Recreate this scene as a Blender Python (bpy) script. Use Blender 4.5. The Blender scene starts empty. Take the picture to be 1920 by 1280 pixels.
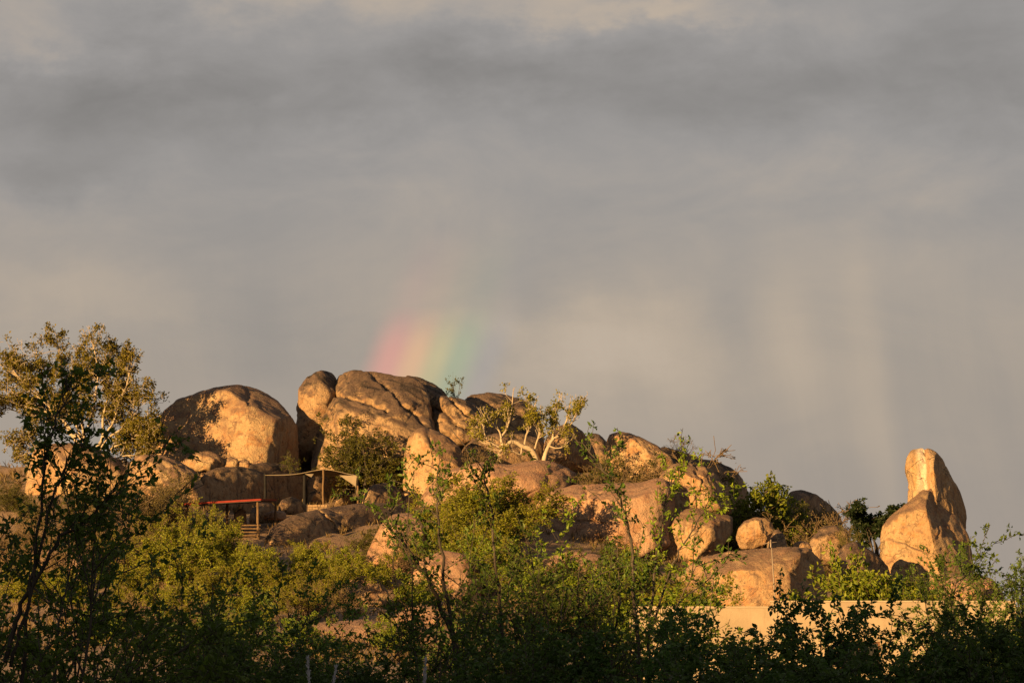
import bpy, math, random
import numpy as np
from mathutils import Vector, noise as mnoise

scene = bpy.context.scene
COL = scene.collection
R = math.radians

# ------------------------------------------------------------------ camera
F = 6424.0                       # focal length in photo pixels (1920 wide)
CAMZ = 3.0
HORIZON = 1150.0
PITCH = math.atan((HORIZON - 640.0) / F)
cam_d = bpy.data.cameras.new('camera')
cam_d.sensor_width = 36.0
cam_d.lens = F / 1920.0 * 36.0
cam_d.clip_start = 0.5
cam_d.clip_end = 20000
cam = bpy.data.objects.new('camera', cam_d)
COL.objects.link(cam)
cam.location = (0, 0, CAMZ)
cam.rotation_euler = (math.pi / 2 + PITCH, 0, 0)
scene.camera = cam

# ------------------------------------------------------------------ light
SUN_AZ = R(37.6)                 # the light travels towards this heading (right of +Y)
SUN_EL = R(9.5)
LDIR = Vector((math.sin(SUN_AZ) * math.cos(SUN_EL), math.cos(SUN_AZ) * math.cos(SUN_EL), -math.sin(SUN_EL)))
sun_d = bpy.data.lights.new('sun', 'SUN')
sun_d.energy = 5.0
sun_d.angle = R(0.5)
sun_d.color = (1.0, 0.58, 0.215)
sun = bpy.data.objects.new('sun', sun_d)
COL.objects.link(sun)
sun.location = (-60, -60, 60)
sun.rotation_euler = LDIR.to_track_quat('-Z', 'Y').to_euler()

scene.view_settings.view_transform = 'Standard'
scene.view_settings.look = 'None'
scene.view_settings.exposure = 1.82
scene.view_settings.gamma = 1.0
scene.view_settings.use_curve_mapping = False


# ------------------------------------------------------------------ node helper
class NT:
    def __init__(s, tree):
        s.t = tree; s.n = tree.nodes; s.l = tree.links
    def new(s, typ, **kw):
        n = s.n.new(typ)
        for k, v in kw.items(): setattr(n, k, v)
        return n
    def put(s, sock, v):
        if isinstance(v, bpy.types.NodeSocket): s.l.new(v, sock)
        elif v is not None: sock.default_value = v
    def m(s, op, a, b=None, c=None, clamp=False):
        n = s.new('ShaderNodeMath', operation=op); n.use_clamp = clamp
        for i, v in enumerate((a, b, c)):
            if v is not None: s.put(n.inputs[i], v)
        return n.outputs[0]
    def add(s, a, b): return s.m('ADD', a, b)
    def mul(s, a, b): return s.m('MULTIPLY', a, b)
    def sub(s, a, b): return s.m('SUBTRACT', a, b)
    def mix(s, f, a, b, blend='MIX'):
        n = s.new('ShaderNodeMix', data_type='RGBA', blend_type=blend)
        s.put(n.inputs[0], f)
        for i, v in ((6, a), (7, b)):
            if isinstance(v, tuple): v = (v[0], v[1], v[2], 1.0)
            s.put(n.inputs[i], v)
        return n.outputs[2]
    def noise(s, vec, scale, detail=4, rough=0.55, dist=0.0):
        n = s.new('ShaderNodeTexNoise')
        if vec is not None: s.l.new(vec, n.inputs['Vector'])
        n.inputs['Scale'].default_value = scale; n.inputs['Detail'].default_value = detail
        n.inputs['Roughness'].default_value = rough; n.inputs['Distortion'].default_value = dist
        return n.outputs['Fac']
    def ramp(s, f, stops, interp='LINEAR'):
        n = s.new('ShaderNodeValToRGB'); s.put(n.inputs[0], f)
        e = n.color_ramp.elements; n.color_ramp.interpolation = interp
        while len(e) < len(stops): e.new(0.5)
        for el, (p, c) in zip(e, stops):
            el.position = p
            el.color = (c, c, c, 1) if not isinstance(c, tuple) else (c[0], c[1], c[2], 1)
        return n.outputs[0]
    def step(s, f, lo, hi):
        n = s.new('ShaderNodeMapRange', interpolation_type='SMOOTHSTEP')
        s.put(n.inputs[0], f); n.inputs[1].default_value = lo; n.inputs[2].default_value = hi
        return n.outputs[0]
    def mapping(s, vec, scale=(1, 1, 1), loc=(0, 0, 0), rot=(0, 0, 0)):
        n = s.new('ShaderNodeMapping'); s.put(n.inputs[0], vec)
        s.put(n.inputs['Location'], loc); s.put(n.inputs['Scale'], scale); s.put(n.inputs['Rotation'], rot)
        return n.outputs[0]
    def comb(s, x, y, z):
        n = s.new('ShaderNodeCombineXYZ')
        for i, v in enumerate((x, y, z)): s.put(n.inputs[i], v)
        return n.outputs[0]


# ------------------------------------------------------------------ world: storm sky with a rainbow foot
DEG = 57.29578 / F               # degrees per photo pixel
def az_of(px): return (px - 960.0) * DEG
def el_of(py): return (HORIZON - py) * DEG

world = bpy.data.worlds.new('World')
scene.world = world
world.use_nodes = True
w = NT(world.node_tree)
w.n.clear()
tc = w.new('ShaderNodeTexCoord')
sep = w.new('ShaderNodeSeparateXYZ'); w.l.new(tc.outputs['Generated'], sep.inputs[0])
az = w.mul(w.m('ARCTAN2', sep.outputs[0], sep.outputs[1]), 57.29578)
el = w.mul(w.m('ARCSINE', sep.outputs[2]), 57.29578)
flat = w.comb(az, el, 0.0)
# warped heading and elevation so that the cloud masses have ragged edges
wa = w.noise(w.mapping(flat, (0.30, 0.48, 1)), 1.0, 7, 0.6)
wb = w.noise(w.mapping(flat, (0.30, 0.52, 1), (31, 7, 0)), 1.0, 7, 0.6)
azw = w.add(az, w.mul(w.sub(wa, 0.5), 4.0))
elw = w.add(el, w.mul(w.sub(wb, 0.5), 2.6))
def blob(px, py, sx, sy, amp, warped=True):
    a = w.mul(w.sub(azw if warped else az, az_of(px)), 1.0 / (sx * DEG))
    e = w.mul(w.sub(elw if warped else el, el_of(py)), 1.0 / (sy * DEG))
    return w.mul(w.m('EXPONENT', w.mul(w.add(w.mul(a, a), w.mul(e, e)), -1.0)), amp)
field = w.sub(1.0, w.mul(w.step(el, 5.5, 9.0), 0.06))
for b in [(240, 190, 330, 105, -.22), (900, 135, 270, 55, -.17), (640, 215, 170, 35, -.09), (1420, 170, 290, 80, -.17),
          (1850, 130, 230, 140, -.12), (60, 330, 240, 50, -.13), (1800, 410, 200, 50, -.05), (520, 640, 130, 130, -.09),
          (1000, 560, 60, 60, -.04), (1750, 900, 300, 160, -.06),
          (60, 80, 120, 45, .16), (600, 5, 500, 40, .17), (1200, 35, 260, 25, .16), (130, 560, 220, 60, .09),
          (1130, 650, 190, 100, .22), (430, 215, 130, 25, .07), (1560, 330, 400, 50, .03)]:
    field = w.add(field, blob(*b[:4], b[4] * 1.25))
# rain shafts hang slanted from the cloud base and drift sideways on the way down
az0 = az
drift = w.m('MAXIMUM', w.sub(el_of(560), el), 0.0)
az = w.add(w.sub(az0, w.add(w.mul(drift, 0.10), w.mul(w.mul(drift, drift), 0.03))), w.mul(w.sub(w.noise(w.mapping(flat, (0.8, 0.35, 1), (2, 9, 0)), 1.0, 3, 0.5), 0.5), 0.7))
for b in [(1370, 585, 55, 110, -.05), (1470, 660, 55, 130, .17), (1600, 760, 42, 270, .13), (1530, 720, 40, 150, .03), (1260, 740, 80, 160, .05)]:
    field = w.add(field, blob(*b, warped=False))
n1 = w.noise(w.mapping(flat, (0.30, 0.62, 1), (3, 11, 0)), 1.0, 7, 0.58, 0.6)
field = w.add(field, w.mul(w.mul(w.sub(n1, 0.5), 0.42), w.add(0.35, w.mul(w.step(el, 3.5, 8.0), 0.65))))
n1b = w.noise(w.mapping(flat, (0.9, 1.7, 1), (8, 1, 0)), 1.0, 6, 0.62, 0.8)
field = w.add(field, w.mul(w.mul(w.sub(n1b, 0.5), 0.15), w.step(el, 3.5, 9.0)))
shaft = w.noise(w.mapping(w.comb(az, el, 0.0), (1.7, 0.14, 1), (5, 2, 0)), 1.0, 5, 0.6, 0.3)
low = w.m('SUBTRACT', 1.0, w.step(el, 3.5, 8.0))
field = w.add(field, w.mul(w.mul(w.sub(shaft, 0.5), 0.11), low))
warmth = w.step(w.add(field, w.mul(low, 0.12)), 0.88, 1.32)
ccol = w.mix(warmth, (0.1000, 0.0940, 0.0918), (0.1215, 0.0980, 0.0765))
# slightly yellower towards the horizon
ccol = w.mix(w.mul(low, 0.35), ccol, (0.1130, 0.0960, 0.0795))
cloud = w.mix(1.0, ccol, w.comb(field, field, field), 'MULTIPLY')
sky = w.new('ShaderNodeTexSky', sky_type='NISHITA')
sky.sun_disc = False
sky.sun_elevation = SUN_EL
sky.sun_rotation = SUN_AZ + math.pi
sky.dust_density = 3.0
skyc = w.mix(1.0, sky.outputs[0], (0.0440, 0.0400, 0.0336), 'MULTIPLY')
total = w.mix(0.95, skyc, cloud)
# rainbow: a ring of 40.4 to 42.6 degrees round the antisolar point, fading with height into the dry cloud
dot = w.new('ShaderNodeVectorMath', operation='DOT_PRODUCT')
w.l.new(tc.outputs['Generated'], dot.inputs[0]); dot.inputs[1].default_value = LDIR
ang = w.mul(w.m('ARCCOSINE', dot.outputs['Value']), 57.29578)
t = w.m('DIVIDE', w.sub(ang, 39.90), 2.42)
bow = w.ramp(t, [(0.0, (0.0000, 0.0000, 0.0000)), (0.16, (0.0000, 0.0048, 0.0112)), (0.36, (0.0000, 0.0256, 0.0032)), (0.50, (0.0480, 0.0416, 0.0000)),
                 (0.64, (0.1000, 0.0368, 0.0000)), (0.80, (0.0880, 0.0080, 0.0032)), (1.0, (0.0000, 0.0000, 0.0000))], 'EASE')
fade = w.m('SUBTRACT', 1.0, w.step(el, el_of(670), el_of(545)))
faint = w.mul(w.m('SUBTRACT', 1.0, w.step(el, el_of(545), el_of(400))), 0.14)
mask = w.m('MAXIMUM', fade, faint)
mask = w.mul(mask, 0.9)
bowc = w.mix(1.0, bow, w.comb(mask, mask, mask), 'MULTIPLY')
final = w.mix(1.0, total, bowc, 'ADD')
bg = w.new('ShaderNodeBackground'); w.l.new(final, bg.inputs[0]); bg.inputs[1].default_value = 1.0
wo = w.new('ShaderNodeOutputWorld'); w.l.new(bg.outputs[0], wo.inputs[0])


# ------------------------------------------------------------------ geometry helpers
CP, SP = math.cos(PITCH), math.sin(PITCH)
def ray(px, py):
    u = (px - 960.0) / F; v = (640.0 - py) / F
    return np.array([u, CP - v * SP, SP + v * CP])
def W(px, py, Y):
    """the point on the sight line of a photo pixel that lies Y metres away"""
    d = ray(px, py)
    return np.array([0, 0, CAMZ]) + d * (Y / d[1])

def tag(o, label=None, cat=None, group=None, kind=None):
    if label: o['label'] = label
    if cat: o['category'] = cat
    if group: o['group'] = group
    if kind: o['kind'] = kind
    return o
def empty(name, loc):
    o = bpy.data.objects.new(name, None); o.empty_display_size = 0.3
    COL.objects.link(o); o.location = tuple(loc)
    return o
def link(name, me, mat=None, parent=None, loc=None):
    o = bpy.data.objects.new(name, me); COL.objects.link(o)
    if mat and not me.materials: me.materials.append(mat)
    if parent: o.parent = parent
    if loc is not None: o.location = tuple(loc)
    return o
def mesh_np(name, V, Fc, smooth=True):
    """V (n,3) array, Fc list of int arrays (m,3) or (m,4)"""
    me = bpy.data.meshes.new(name)
    V = np.asarray(V, dtype=np.float32)
    if not isinstance(Fc, list): Fc = [Fc]
    Fc = [np.asarray(f, dtype=np.int32) for f in Fc if len(f)]
    me.vertices.add(len(V)); me.vertices.foreach_set('co', V.ravel())
    tot = sum(f.size for f in Fc); npoly = sum(len(f) for f in Fc)
    me.loops.add(tot); me.polygons.add(npoly)
    me.loops.foreach_set('vertex_index', np.concatenate([f.ravel() for f in Fc]))
    sizes = np.concatenate([np.full(len(f), f.shape[1], dtype=np.int32) for f in Fc])
    starts = np.concatenate([[0], np.cumsum(sizes)[:-1]]).astype(np.int32)
    me.polygons.foreach_set('loop_start', starts)
    me.polygons.foreach_set('use_smooth', np.full(npoly, smooth, dtype=bool))
    me.update(calc_edges=True); me.validate()
    return me
BOXF = np.array([[0, 3, 2, 1], [4, 5, 6, 7], [0, 1, 5, 4], [1, 2, 6, 5], [2, 3, 7, 6], [3, 0, 4, 7]])
def hexa(name, pts, bev=0.0):
    """a six-sided solid from 4 bottom and 4 top corners"""
    me = mesh_np(name, np.array(pts), BOXF, smooth=False)
    if bev:
        import bmesh
        bm = bmesh.new(); bm.from_mesh(me)
        bmesh.ops.recalc_face_normals(bm, faces=bm.faces[:])
        bmesh.ops.bevel(bm, geom=bm.edges[:], offset=bev, segments=2, affect='EDGES', profile=0.5)
        bm.to_mesh(me); bm.free()
    return me
def box(name, x0, x1, y0, y1, z0, z1, bev=0.0):
    return hexa(name, [(x0, y0, z0), (x1, y0, z0), (x1, y1, z0), (x0, y1, z0),
                       (x0, y0, z1), (x1, y0, z1), (x1, y1, z1), (x0, y1, z1)], bev)
def unit(v):
    return v / (np.linalg.norm(v, axis=-1, keepdims=True) + 1e-9)
def tubes_mesh(name, tubes):
    """tubes: list of (points (n,3), radii (n,), sides)"""
    Vs, Q, off = [], [], 0
    for pts, rad, k in tubes:
        n = len(pts)
        t = np.gradient(pts, axis=0); t = unit(t)
        mt = unit(t.mean(axis=0))
        ref = np.array([1.0, 0, 0]) if abs(mt[0]) < 0.6 else np.array([0, 1.0, 0])
        a = unit(np.cross(t, ref)); b = np.cross(t, a)
        th = np.arange(k) * (2 * math.pi / k)
        ring = pts[:, None, :] + rad[:, None, None] * (np.cos(th)[None, :, None] * a[:, None, :] + np.sin(th)[None, :, None] * b[:, None, :])
        Vs.append(ring.reshape(-1, 3))
        i = np.arange(n - 1)[:, None] * k; j = np.arange(k)[None, :]; j2 = (j + 1) % k
        q = np.stack([i + j, i + j2, i + k + j2, i + k + j], axis=-1).reshape(-1, 4) + off
        Q.append(q)
        Vs.append(pts[-1:] + t[-1:] * rad[-1] * 0.6)        # closed tip
        tip = off + n * k
        last = off + (n - 1) * k
        Q.append(np.stack([last + np.arange(k), last + (np.arange(k) + 1) % k, np.full(k, tip), np.full(k, tip)], -1)[:, :3].repeat(1, 0))
        off = tip + 1
    q4 = np.concatenate([q for q in Q if q.shape[1] == 4]); q3 = np.concatenate([q for q in Q if q.shape[1] == 3])
    return mesh_np(name, np.concatenate(Vs), [q4, q3])


# ------------------------------------------------------------------ materials
MATS = {}
def material(name):
    m = bpy.data.materials.new(name); m.use_nodes = True
    n = NT(m.node_tree); n.n.clear()
    out = n.new('ShaderNodeOutputMaterial')
    p = n.new('ShaderNodeBsdfPrincipled')
    n.l.new(p.outputs[0], out.inputs[0])
    MATS[name] = m
    return m, n, p, out

def rock_material(name, tan, pale, rusty, patina, patina_amt, lichen_lo, stripe=False, crack=1.0, runs=0.0, uplo=.34):
    m, n, p, out = material(name)
    tcn = n.new('ShaderNodeTexCoord'); oi = n.new('ShaderNodeObjectInfo')
    rnd = oi.outputs['Random']
    vec = n.mapping(tcn.outputs['Object'], (1, 1, 1), n.comb(n.mul(rnd, 37.0), n.mul(rnd, 91.0), n.mul(rnd, 53.0)))
    geo = n.new('ShaderNodeNewGeometry')
    nz = n.new('ShaderNodeSeparateXYZ'); n.l.new(geo.outputs['Normal'], nz.inputs[0])
    big = n.noise(vec, 0.35, 5, 0.6, 0.4)
    mid = n.noise(vec, 1.7, 6, 0.62, 0.3)
    fine = n.noise(vec, 9.0, 6, 0.68)
    grain = n.noise(vec, 42.0, 3, 0.7)
    c = n.mix(n.step(big, 0.36, 0.64), tan, pale)
    c = n.mix(n.mul(n.step(mid, 0.46, 0.64), 0.85), c, rusty)
    # run-down stains: noise drawn out along the fall of the rock
    st = n.noise(n.mapping(vec, (1.6, 1.6, 0.16)), 1.6, 5, 0.62, 0.5)
    c = n.mix(n.mul(n.step(st, 0.54, 0.66), 0.70), c, patina)
    st2 = n.noise(n.mapping(vec, (2.6, 2.6, 0.22), (9, 4, 2)), 1.3, 4, 0.6, 0.3)
    c = n.mix(n.mul(n.step(st2, 0.55, 0.66), 0.45), c, pale)
    # dark weathering skin on the exposed tops, with torn edges
    up = n.add(nz.outputs[2], n.mul(n.sub(mid, 0.5), 1.5))
    up = n.add(up, n.mul(n.sub(fine, 0.5), 0.7))
    c = n.mix(n.mul(n.step(up, uplo, uplo + .5), patina_amt), c, patina)
    if runs:                                               # black streaks slanting down the crowns: dark varnish and painted-in shadow streaks
        rn = n.noise(n.mapping(n.mapping(vec, rot=(0, R(-32), 0)), (.28, .8, 1.5)), 1.1, 6, 0.62, 0.5)
        c = n.mix(n.mul(n.mul(n.step(rn, 0.52, 0.60), n.step(nz.outputs[2], 0.05, 0.45)), runs), c, (0.024, 0.019, 0.017))
    # lichen blotches
    li = n.noise(vec, 3.1, 8, 0.72, 0.2)
    c = n.mix(n.mul(n.step(li, lichen_lo, lichen_lo + 0.07), 0.72), c, (0.036, 0.030, 0.027))
    li2 = n.noise(n.mapping(vec, (1, 1, 1), (17, 3, 5)), 7.0, 6, 0.7)
    c = n.mix(n.mul(n.step(li2, 0.57, 0.64), 0.65), c, (0.062, 0.048, 0.038))
    c = n.mix(n.mul(n.step(fine, 0.50, 0.74), 0.30), c, (0.32, 0.25, 0.17))
    sp = n.mul(n.add(grain, 0.5), n.add(0.26, n.mul(n.add(fine, mid), 0.62)))
    if stripe:
        # pale vein streaks down the narrow top block
        sx = n.new('ShaderNodeSeparateXYZ'); n.l.new(tcn.outputs['Object'], sx.inputs[0])
        wx = n.add(sx.outputs[0], n.mul(n.sub(mid, 0.5), 0.35))
        band = n.m('SUBTRACT', 1.0, n.step(n.m('ABSOLUTE', n.add(wx, 0.85)), 0.10, 0.42))
        band2 = n.m('SUBTRACT', 1.0, n.step(n.m('ABSOLUTE', n.add(wx, 1.05)), 0.02, 0.09))
        c = n.mix(n.mul(band, 0.95), c, (0.46, 0.385, 0.30))
        band3 = n.m('SUBTRACT', 1.0, n.step(n.m('ABSOLUTE', n.add(wx, 0.62)), 0.04, 0.12))
        c = n.mix(n.mul(band3, 0.7), c, (0.23, 0.118, 0.05))
    c = n.mix(1.0, c, n.comb(sp, sp, sp), 'MULTIPLY')
    # cracks
    vo = n.new('ShaderNodeTexVoronoi', feature='DISTANCE_TO_EDGE')
    wv = n.new('ShaderNodeVectorMath', operation='ADD'); n.l.new(vec, wv.inputs[0])
    nn = n.new('ShaderNodeTexNoise'); n.l.new(vec, nn.inputs['Vector']); nn.inputs['Scale'].default_value = 1.1; nn.inputs['Detail'].default_value = 5
    sc = n.new('ShaderNodeVectorMath', operation='SCALE'); n.l.new(nn.outputs['Color'], sc.inputs[0]); sc.inputs['Scale'].default_value = 1.6
    n.l.new(sc.outputs[0], wv.inputs[1])
    n.l.new(wv.outputs[0], vo.inputs['Vector']); vo.inputs['Scale'].default_value = 0.42
    ck = n.step(vo.outputs['Distance'], 0.0, 0.014)
    gate = n.step(n.noise(n.mapping(vec, (1, 1, 1), (5, 9, 1)), 0.5, 3, 0.5), 0.46, 0.54)
    ckm = n.m('SUBTRACT', 1.0, n.mul(n.sub(1.0, ck), n.mul(gate, crack)))
    c = n.mix(n.mul(n.sub(1.0, ckm), 0.85), c, (0.035, 0.027, 0.022))
    n.put(p.inputs['Base Color'], c)
    p.inputs['Roughness'].default_value = 0.9
    p.inputs['Specular IOR Level'].default_value = 0.2
    hgt = n.add(n.mul(fine, 0.34), n.mul(grain, 0.06))
    hgt = n.add(hgt, n.mul(mid, 0.13))
    hgt = n.add(hgt, n.mul(ckm, 0.12))
    bp = n.new('ShaderNodeBump'); bp.inputs['Strength'].default_value = 0.8; bp.inputs['Distance'].default_value = 0.5
    n.put(bp.inputs['Height'], hgt); n.l.new(bp.outputs[0], p.inputs['Normal'])
    return m
ROCK = rock_material('granite', (0.265, 0.172, 0.095), (0.34, 0.245, 0.142), (0.26, 0.135, 0.060), (0.115, 0.074, 0.056), 0.82, 0.585, crack=.6, uplo=.28)
ROCKD = rock_material('granite_dark_skin', (0.24, 0.158, 0.090), (0.315, 0.222, 0.132), (0.20, 0.112, 0.056), (0.078, 0.054, 0.044), 0.90, 0.56, runs=.9, uplo=.24)  # dark skin on the crowns; on shaded boulders its darker tone stands for shade
ROCKP = rock_material('granite_pink', (0.275, 0.170, 0.110), (0.33, 0.222, 0.146), (0.255, 0.132, 0.072), (0.15, 0.093, 0.073), 0.62, 0.60)
ROCKS = rock_material('granite_streaked', (0.28, 0.185, 0.098), (0.35, 0.25, 0.145), (0.26, 0.15, 0.065), (0.12, 0.083, 0.06), 0.5, 0.64, stripe=True)

def leaf_material(name, c1, c2, c3, trans=0.35, gloss=0.25):
    m, n, p, out = material(name)
    geo = n.new('ShaderNodeNewGeometry')
    rn = geo.outputs['Random Per Island']
    c = n.ramp(rn, [(0.0, c1), (0.55, c2), (1.0, c3)])
    oi = n.new('ShaderNodeObjectInfo')
    hs = n.new('ShaderNodeHueSaturation'); n.put(hs.inputs['Color'], c)
    n.put(hs.inputs['Value'], n.add(0.68, n.mul(oi.outputs['Random'], 0.30)))
    n.put(hs.inputs['Hue'], n.add(0.488, n.mul(oi.outputs['Random'], 0.024)))
    c = hs.outputs[0]
    n.put(p.inputs['Base Color'], c)
    p.inputs['Roughness'].default_value = 0.55; p.inputs['Specular IOR Level'].default_value = gloss
    tr = n.new('ShaderNodeBsdfTranslucent'); n.put(tr.inputs[0], c)
    mx = n.new('ShaderNodeMixShader'); mx.inputs[0].default_value = trans
    n.l.new(p.outputs[0], mx.inputs[1]); n.l.new(tr.outputs[0], mx.inputs[2]); n.l.new(mx.outputs[0], out.inputs[0])
    return m
L_DARK = leaf_material('leaf_bush_green', (.052, .094, .012), (.078, .132, .016), (.12, .18, .022), 0.42)
L_BROAD = leaf_material('leaf_broad_green', (.036, .074, .014), (.056, .105, .017), (.085, .14, .021), 0.42)
L_YEL = leaf_material('leaf_yellow_green', (.11, .13, .009), (.165, .185, .011), (.24, .235, .016))
L_LIME = leaf_material('leaf_bright_green', (.09, .135, .009), (.135, .19, .012), (.20, .24, .016))
L_OLIVE = leaf_material('leaf_olive', (.050, .058, .007), (.08, .085, .010), (.12, .115, .014))
L_BROWN = leaf_material('leaf_dry_brown', (.070, .053, .019), (.105, .08, .028), (.14, .112, .036), 0.25)
L_FIG = leaf_material('leaf_fig', (.09, .092, .008), (.15, .14, .012), (.215, .185, .016))
L_DEEP = leaf_material('leaf_deep_green', (.010, .021, .007), (.015, .029, .008), (.024, .041, .01))  # shade on the small round tree, put into its leaf colour
L_STRAW = leaf_material('dry_grass_blade', (.11, .08, .034), (.16, .115, .048), (.21, .155, .068), 0.3)

def bark_material(name, a, b, scale=6.0):
    m, n, p, out = material(name)
    tcn = n.new('ShaderNodeTexCoord')
    f = n.noise(n.mapping(tcn.outputs['Object'], (1, 1, 0.35)), scale, 6, 0.65, 0.3)
    n.put(p.inputs['Base Color'], n.mix(n.step(f, 0.35, 0.68), a, b))
    p.inputs['Roughness'].default_value = 0.85; p.inputs['Specular IOR Level'].default_value = 0.08
    bp = n.new('ShaderNodeBump'); bp.inputs['Strength'].default_value = 0.6; bp.inputs['Distance'].default_value = 0.03
    n.put(bp.inputs['Height'], f); n.l.new(bp.outputs[0], p.inputs['Normal'])
    return m
BARK = bark_material('bark_grey', (0.0320, 0.0272, 0.0216), (0.0672, 0.0576, 0.0480))
BARKW = bark_material('bark_white_fig', (0.2176, 0.1792, 0.1280), (0.2944, 0.2496, 0.1888), 4.0)
BARKT = bark_material('bark_tan_twigs', (0.0832, 0.0592, 0.0360), (0.1280, 0.0944, 0.0560))
LOG = bark_material('weathered_log', (0.0704, 0.0448, 0.0240), (0.1216, 0.0832, 0.0480), 9.0)
BLACKPOST = bark_material('black_painted_timber', (0.0080, 0.0080, 0.0088), (0.0144, 0.0144, 0.0152), 7.0)

def plain(name, a, b, scale, rough=0.8, bump=0.0, streak=(1, 1, 1)):
    m, n, p, out = material(name)
    tcn = n.new('ShaderNodeTexCoord')
    v = n.mapping(tcn.outputs['Object'], streak)
    f = n.noise(v, scale, 6, 0.65, 0.2); g = n.noise(v, scale * 9, 4, 0.65)
    f2 = n.add(n.mul(f, 0.75), n.mul(g, 0.25))
    n.put(p.inputs['Base Color'], n.mix(n.step(f2, 0.34, 0.66), a, b))
    p.inputs['Roughness'].default_value = rough
    if rough > .5: p.inputs['Specular IOR Level'].default_value = 0.12
    if bump:
        bp = n.new('ShaderNodeBump'); bp.inputs['Strength'].default_value = 0.5; bp.inputs['Distance'].default_value = bump
        n.put(bp.inputs['Height'], f2); n.l.new(bp.outputs[0], p.inputs['Normal'])
    return m
def plaster_material():
    m, n, p, out = material('cream_plaster')
    tcn = n.new('ShaderNodeTexCoord'); v = tcn.outputs['Object']
    a = n.noise(v, 0.7, 6, 0.65, 0.3); b = n.noise(n.mapping(v, (2.2, 2.2, 0.25)), 1.2, 6, 0.65); c = n.noise(v, 14.0, 5, 0.65)
    col = n.mix(n.step(a, 0.38, 0.62), (0.1800, 0.1424, 0.0976), (0.2200, 0.1776, 0.1240))
    col = n.mix(n.mul(n.step(b, 0.52, 0.70), 0.45), col, (0.1320, 0.1000, 0.0680))
    col = n.mix(n.mul(n.step(c, 0.52, 0.68), 0.25), col, (0.2480, 0.2080, 0.1520))
    sx = n.new('ShaderNodeSeparateXYZ'); n.l.new(v, sx.inputs[0])
    splash = n.mul(n.m('SUBTRACT', 1.0, n.step(n.add(sx.outputs[2], n.mul(n.sub(a, .5), .6)), 0.15, 0.6)), 0.5)
    col = n.mix(splash, col, (0.1200, 0.0800, 0.0520))
    n.put(p.inputs['Base Color'], col); p.inputs['Roughness'].default_value = 0.92
    bp = n.new('ShaderNodeBump'); bp.inputs['Strength'].default_value = 0.6; bp.inputs['Distance'].default_value = 0.03
    n.put(bp.inputs['Height'], n.add(a, n.mul(c, 0.4))); n.l.new(bp.outputs[0], p.inputs['Normal'])
    return m
PLASTER = plaster_material()
COPING = plain('cement_coping', (0.2112, 0.1728, 0.1248), (0.2560, 0.2144, 0.1568), 2.0, 0.9, 0.01)
TIMBERB = plain('brown_timber', (0.0832, 0.0384, 0.0192), (0.1280, 0.0640, 0.0320), 4.0, 0.6)
DGLASS = plain('dark_window_glass', (0.0160, 0.0176, 0.0192), (0.0280, 0.0288, 0.0288), 1.0, 0.08)
REDP = plain('red_painted_board', (.105, .008, .004), (.14, .012, .005), 3.0, 0.6)
ROOFD = plain('dark_roof_sheet', (0.0320, 0.0288, 0.0272), (0.0544, 0.0480, 0.0432), 2.0, 0.7)
CANVAS = plain('canvas_sail', (.12, .10, .072), (.155, .13, .095), 1.5, 0.85, 0.01)
STONEW = plain('wall_stone', (0.1536, 0.1056, 0.0640), (0.2240, 0.1632, 0.1024), 5.0, 0.9, 0.03)
MORTAR = plain('wall_mortar', (0.1024, 0.0832, 0.0608), (0.1344, 0.1120, 0.0832), 6.0, 0.95, 0.02)
METALP = plain('pale_metal_pipe', (0.1088, 0.0864, 0.0640), (0.1472, 0.1216, 0.0928), 5.0, 0.5)
PLUME = plain('grass_plume', (0.3360, 0.3440, 0.3680), (0.4160, 0.4240, 0.4480), 9.0, 0.9)

# ground
def ground_material():
    m, n, p, out = material('dry_soil')
    tcn = n.new('ShaderNodeTexCoord'); v = tcn.outputs['Object']
    a = n.noise(v, 0.12, 6, 0.6); b = n.noise(v, 1.3, 7, 0.65); c = n.noise(v, 11.0, 5, 0.7)
    col = n.mix(n.step(a, 0.38, 0.62), (0.1240, 0.0768, 0.0464), (0.1520, 0.1000, 0.0640))
    col = n.mix(n.mul(n.step(b, 0.46, 0.66), 0.7), col, (0.0920, 0.0664, 0.0336))
    col = n.mix(n.mul(n.step(c, 0.5, 0.7), 0.5), col, (0.1760, 0.1280, 0.0816))
    n.put(p.inputs['Base Color'], col); p.inputs['Roughness'].default_value = 0.95
    bp = n.new('ShaderNodeBump'); bp.inputs['Strength'].default_value = 0.8; bp.inputs['Distance'].default_value = 0.25
    n.put(bp.inputs['Height'], n.add(n.mul(b, 0.7), n.mul(c, 0.3))); n.l.new(bp.outputs[0], p.inputs['Normal'])
    return m
SOIL = ground_material()

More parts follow.
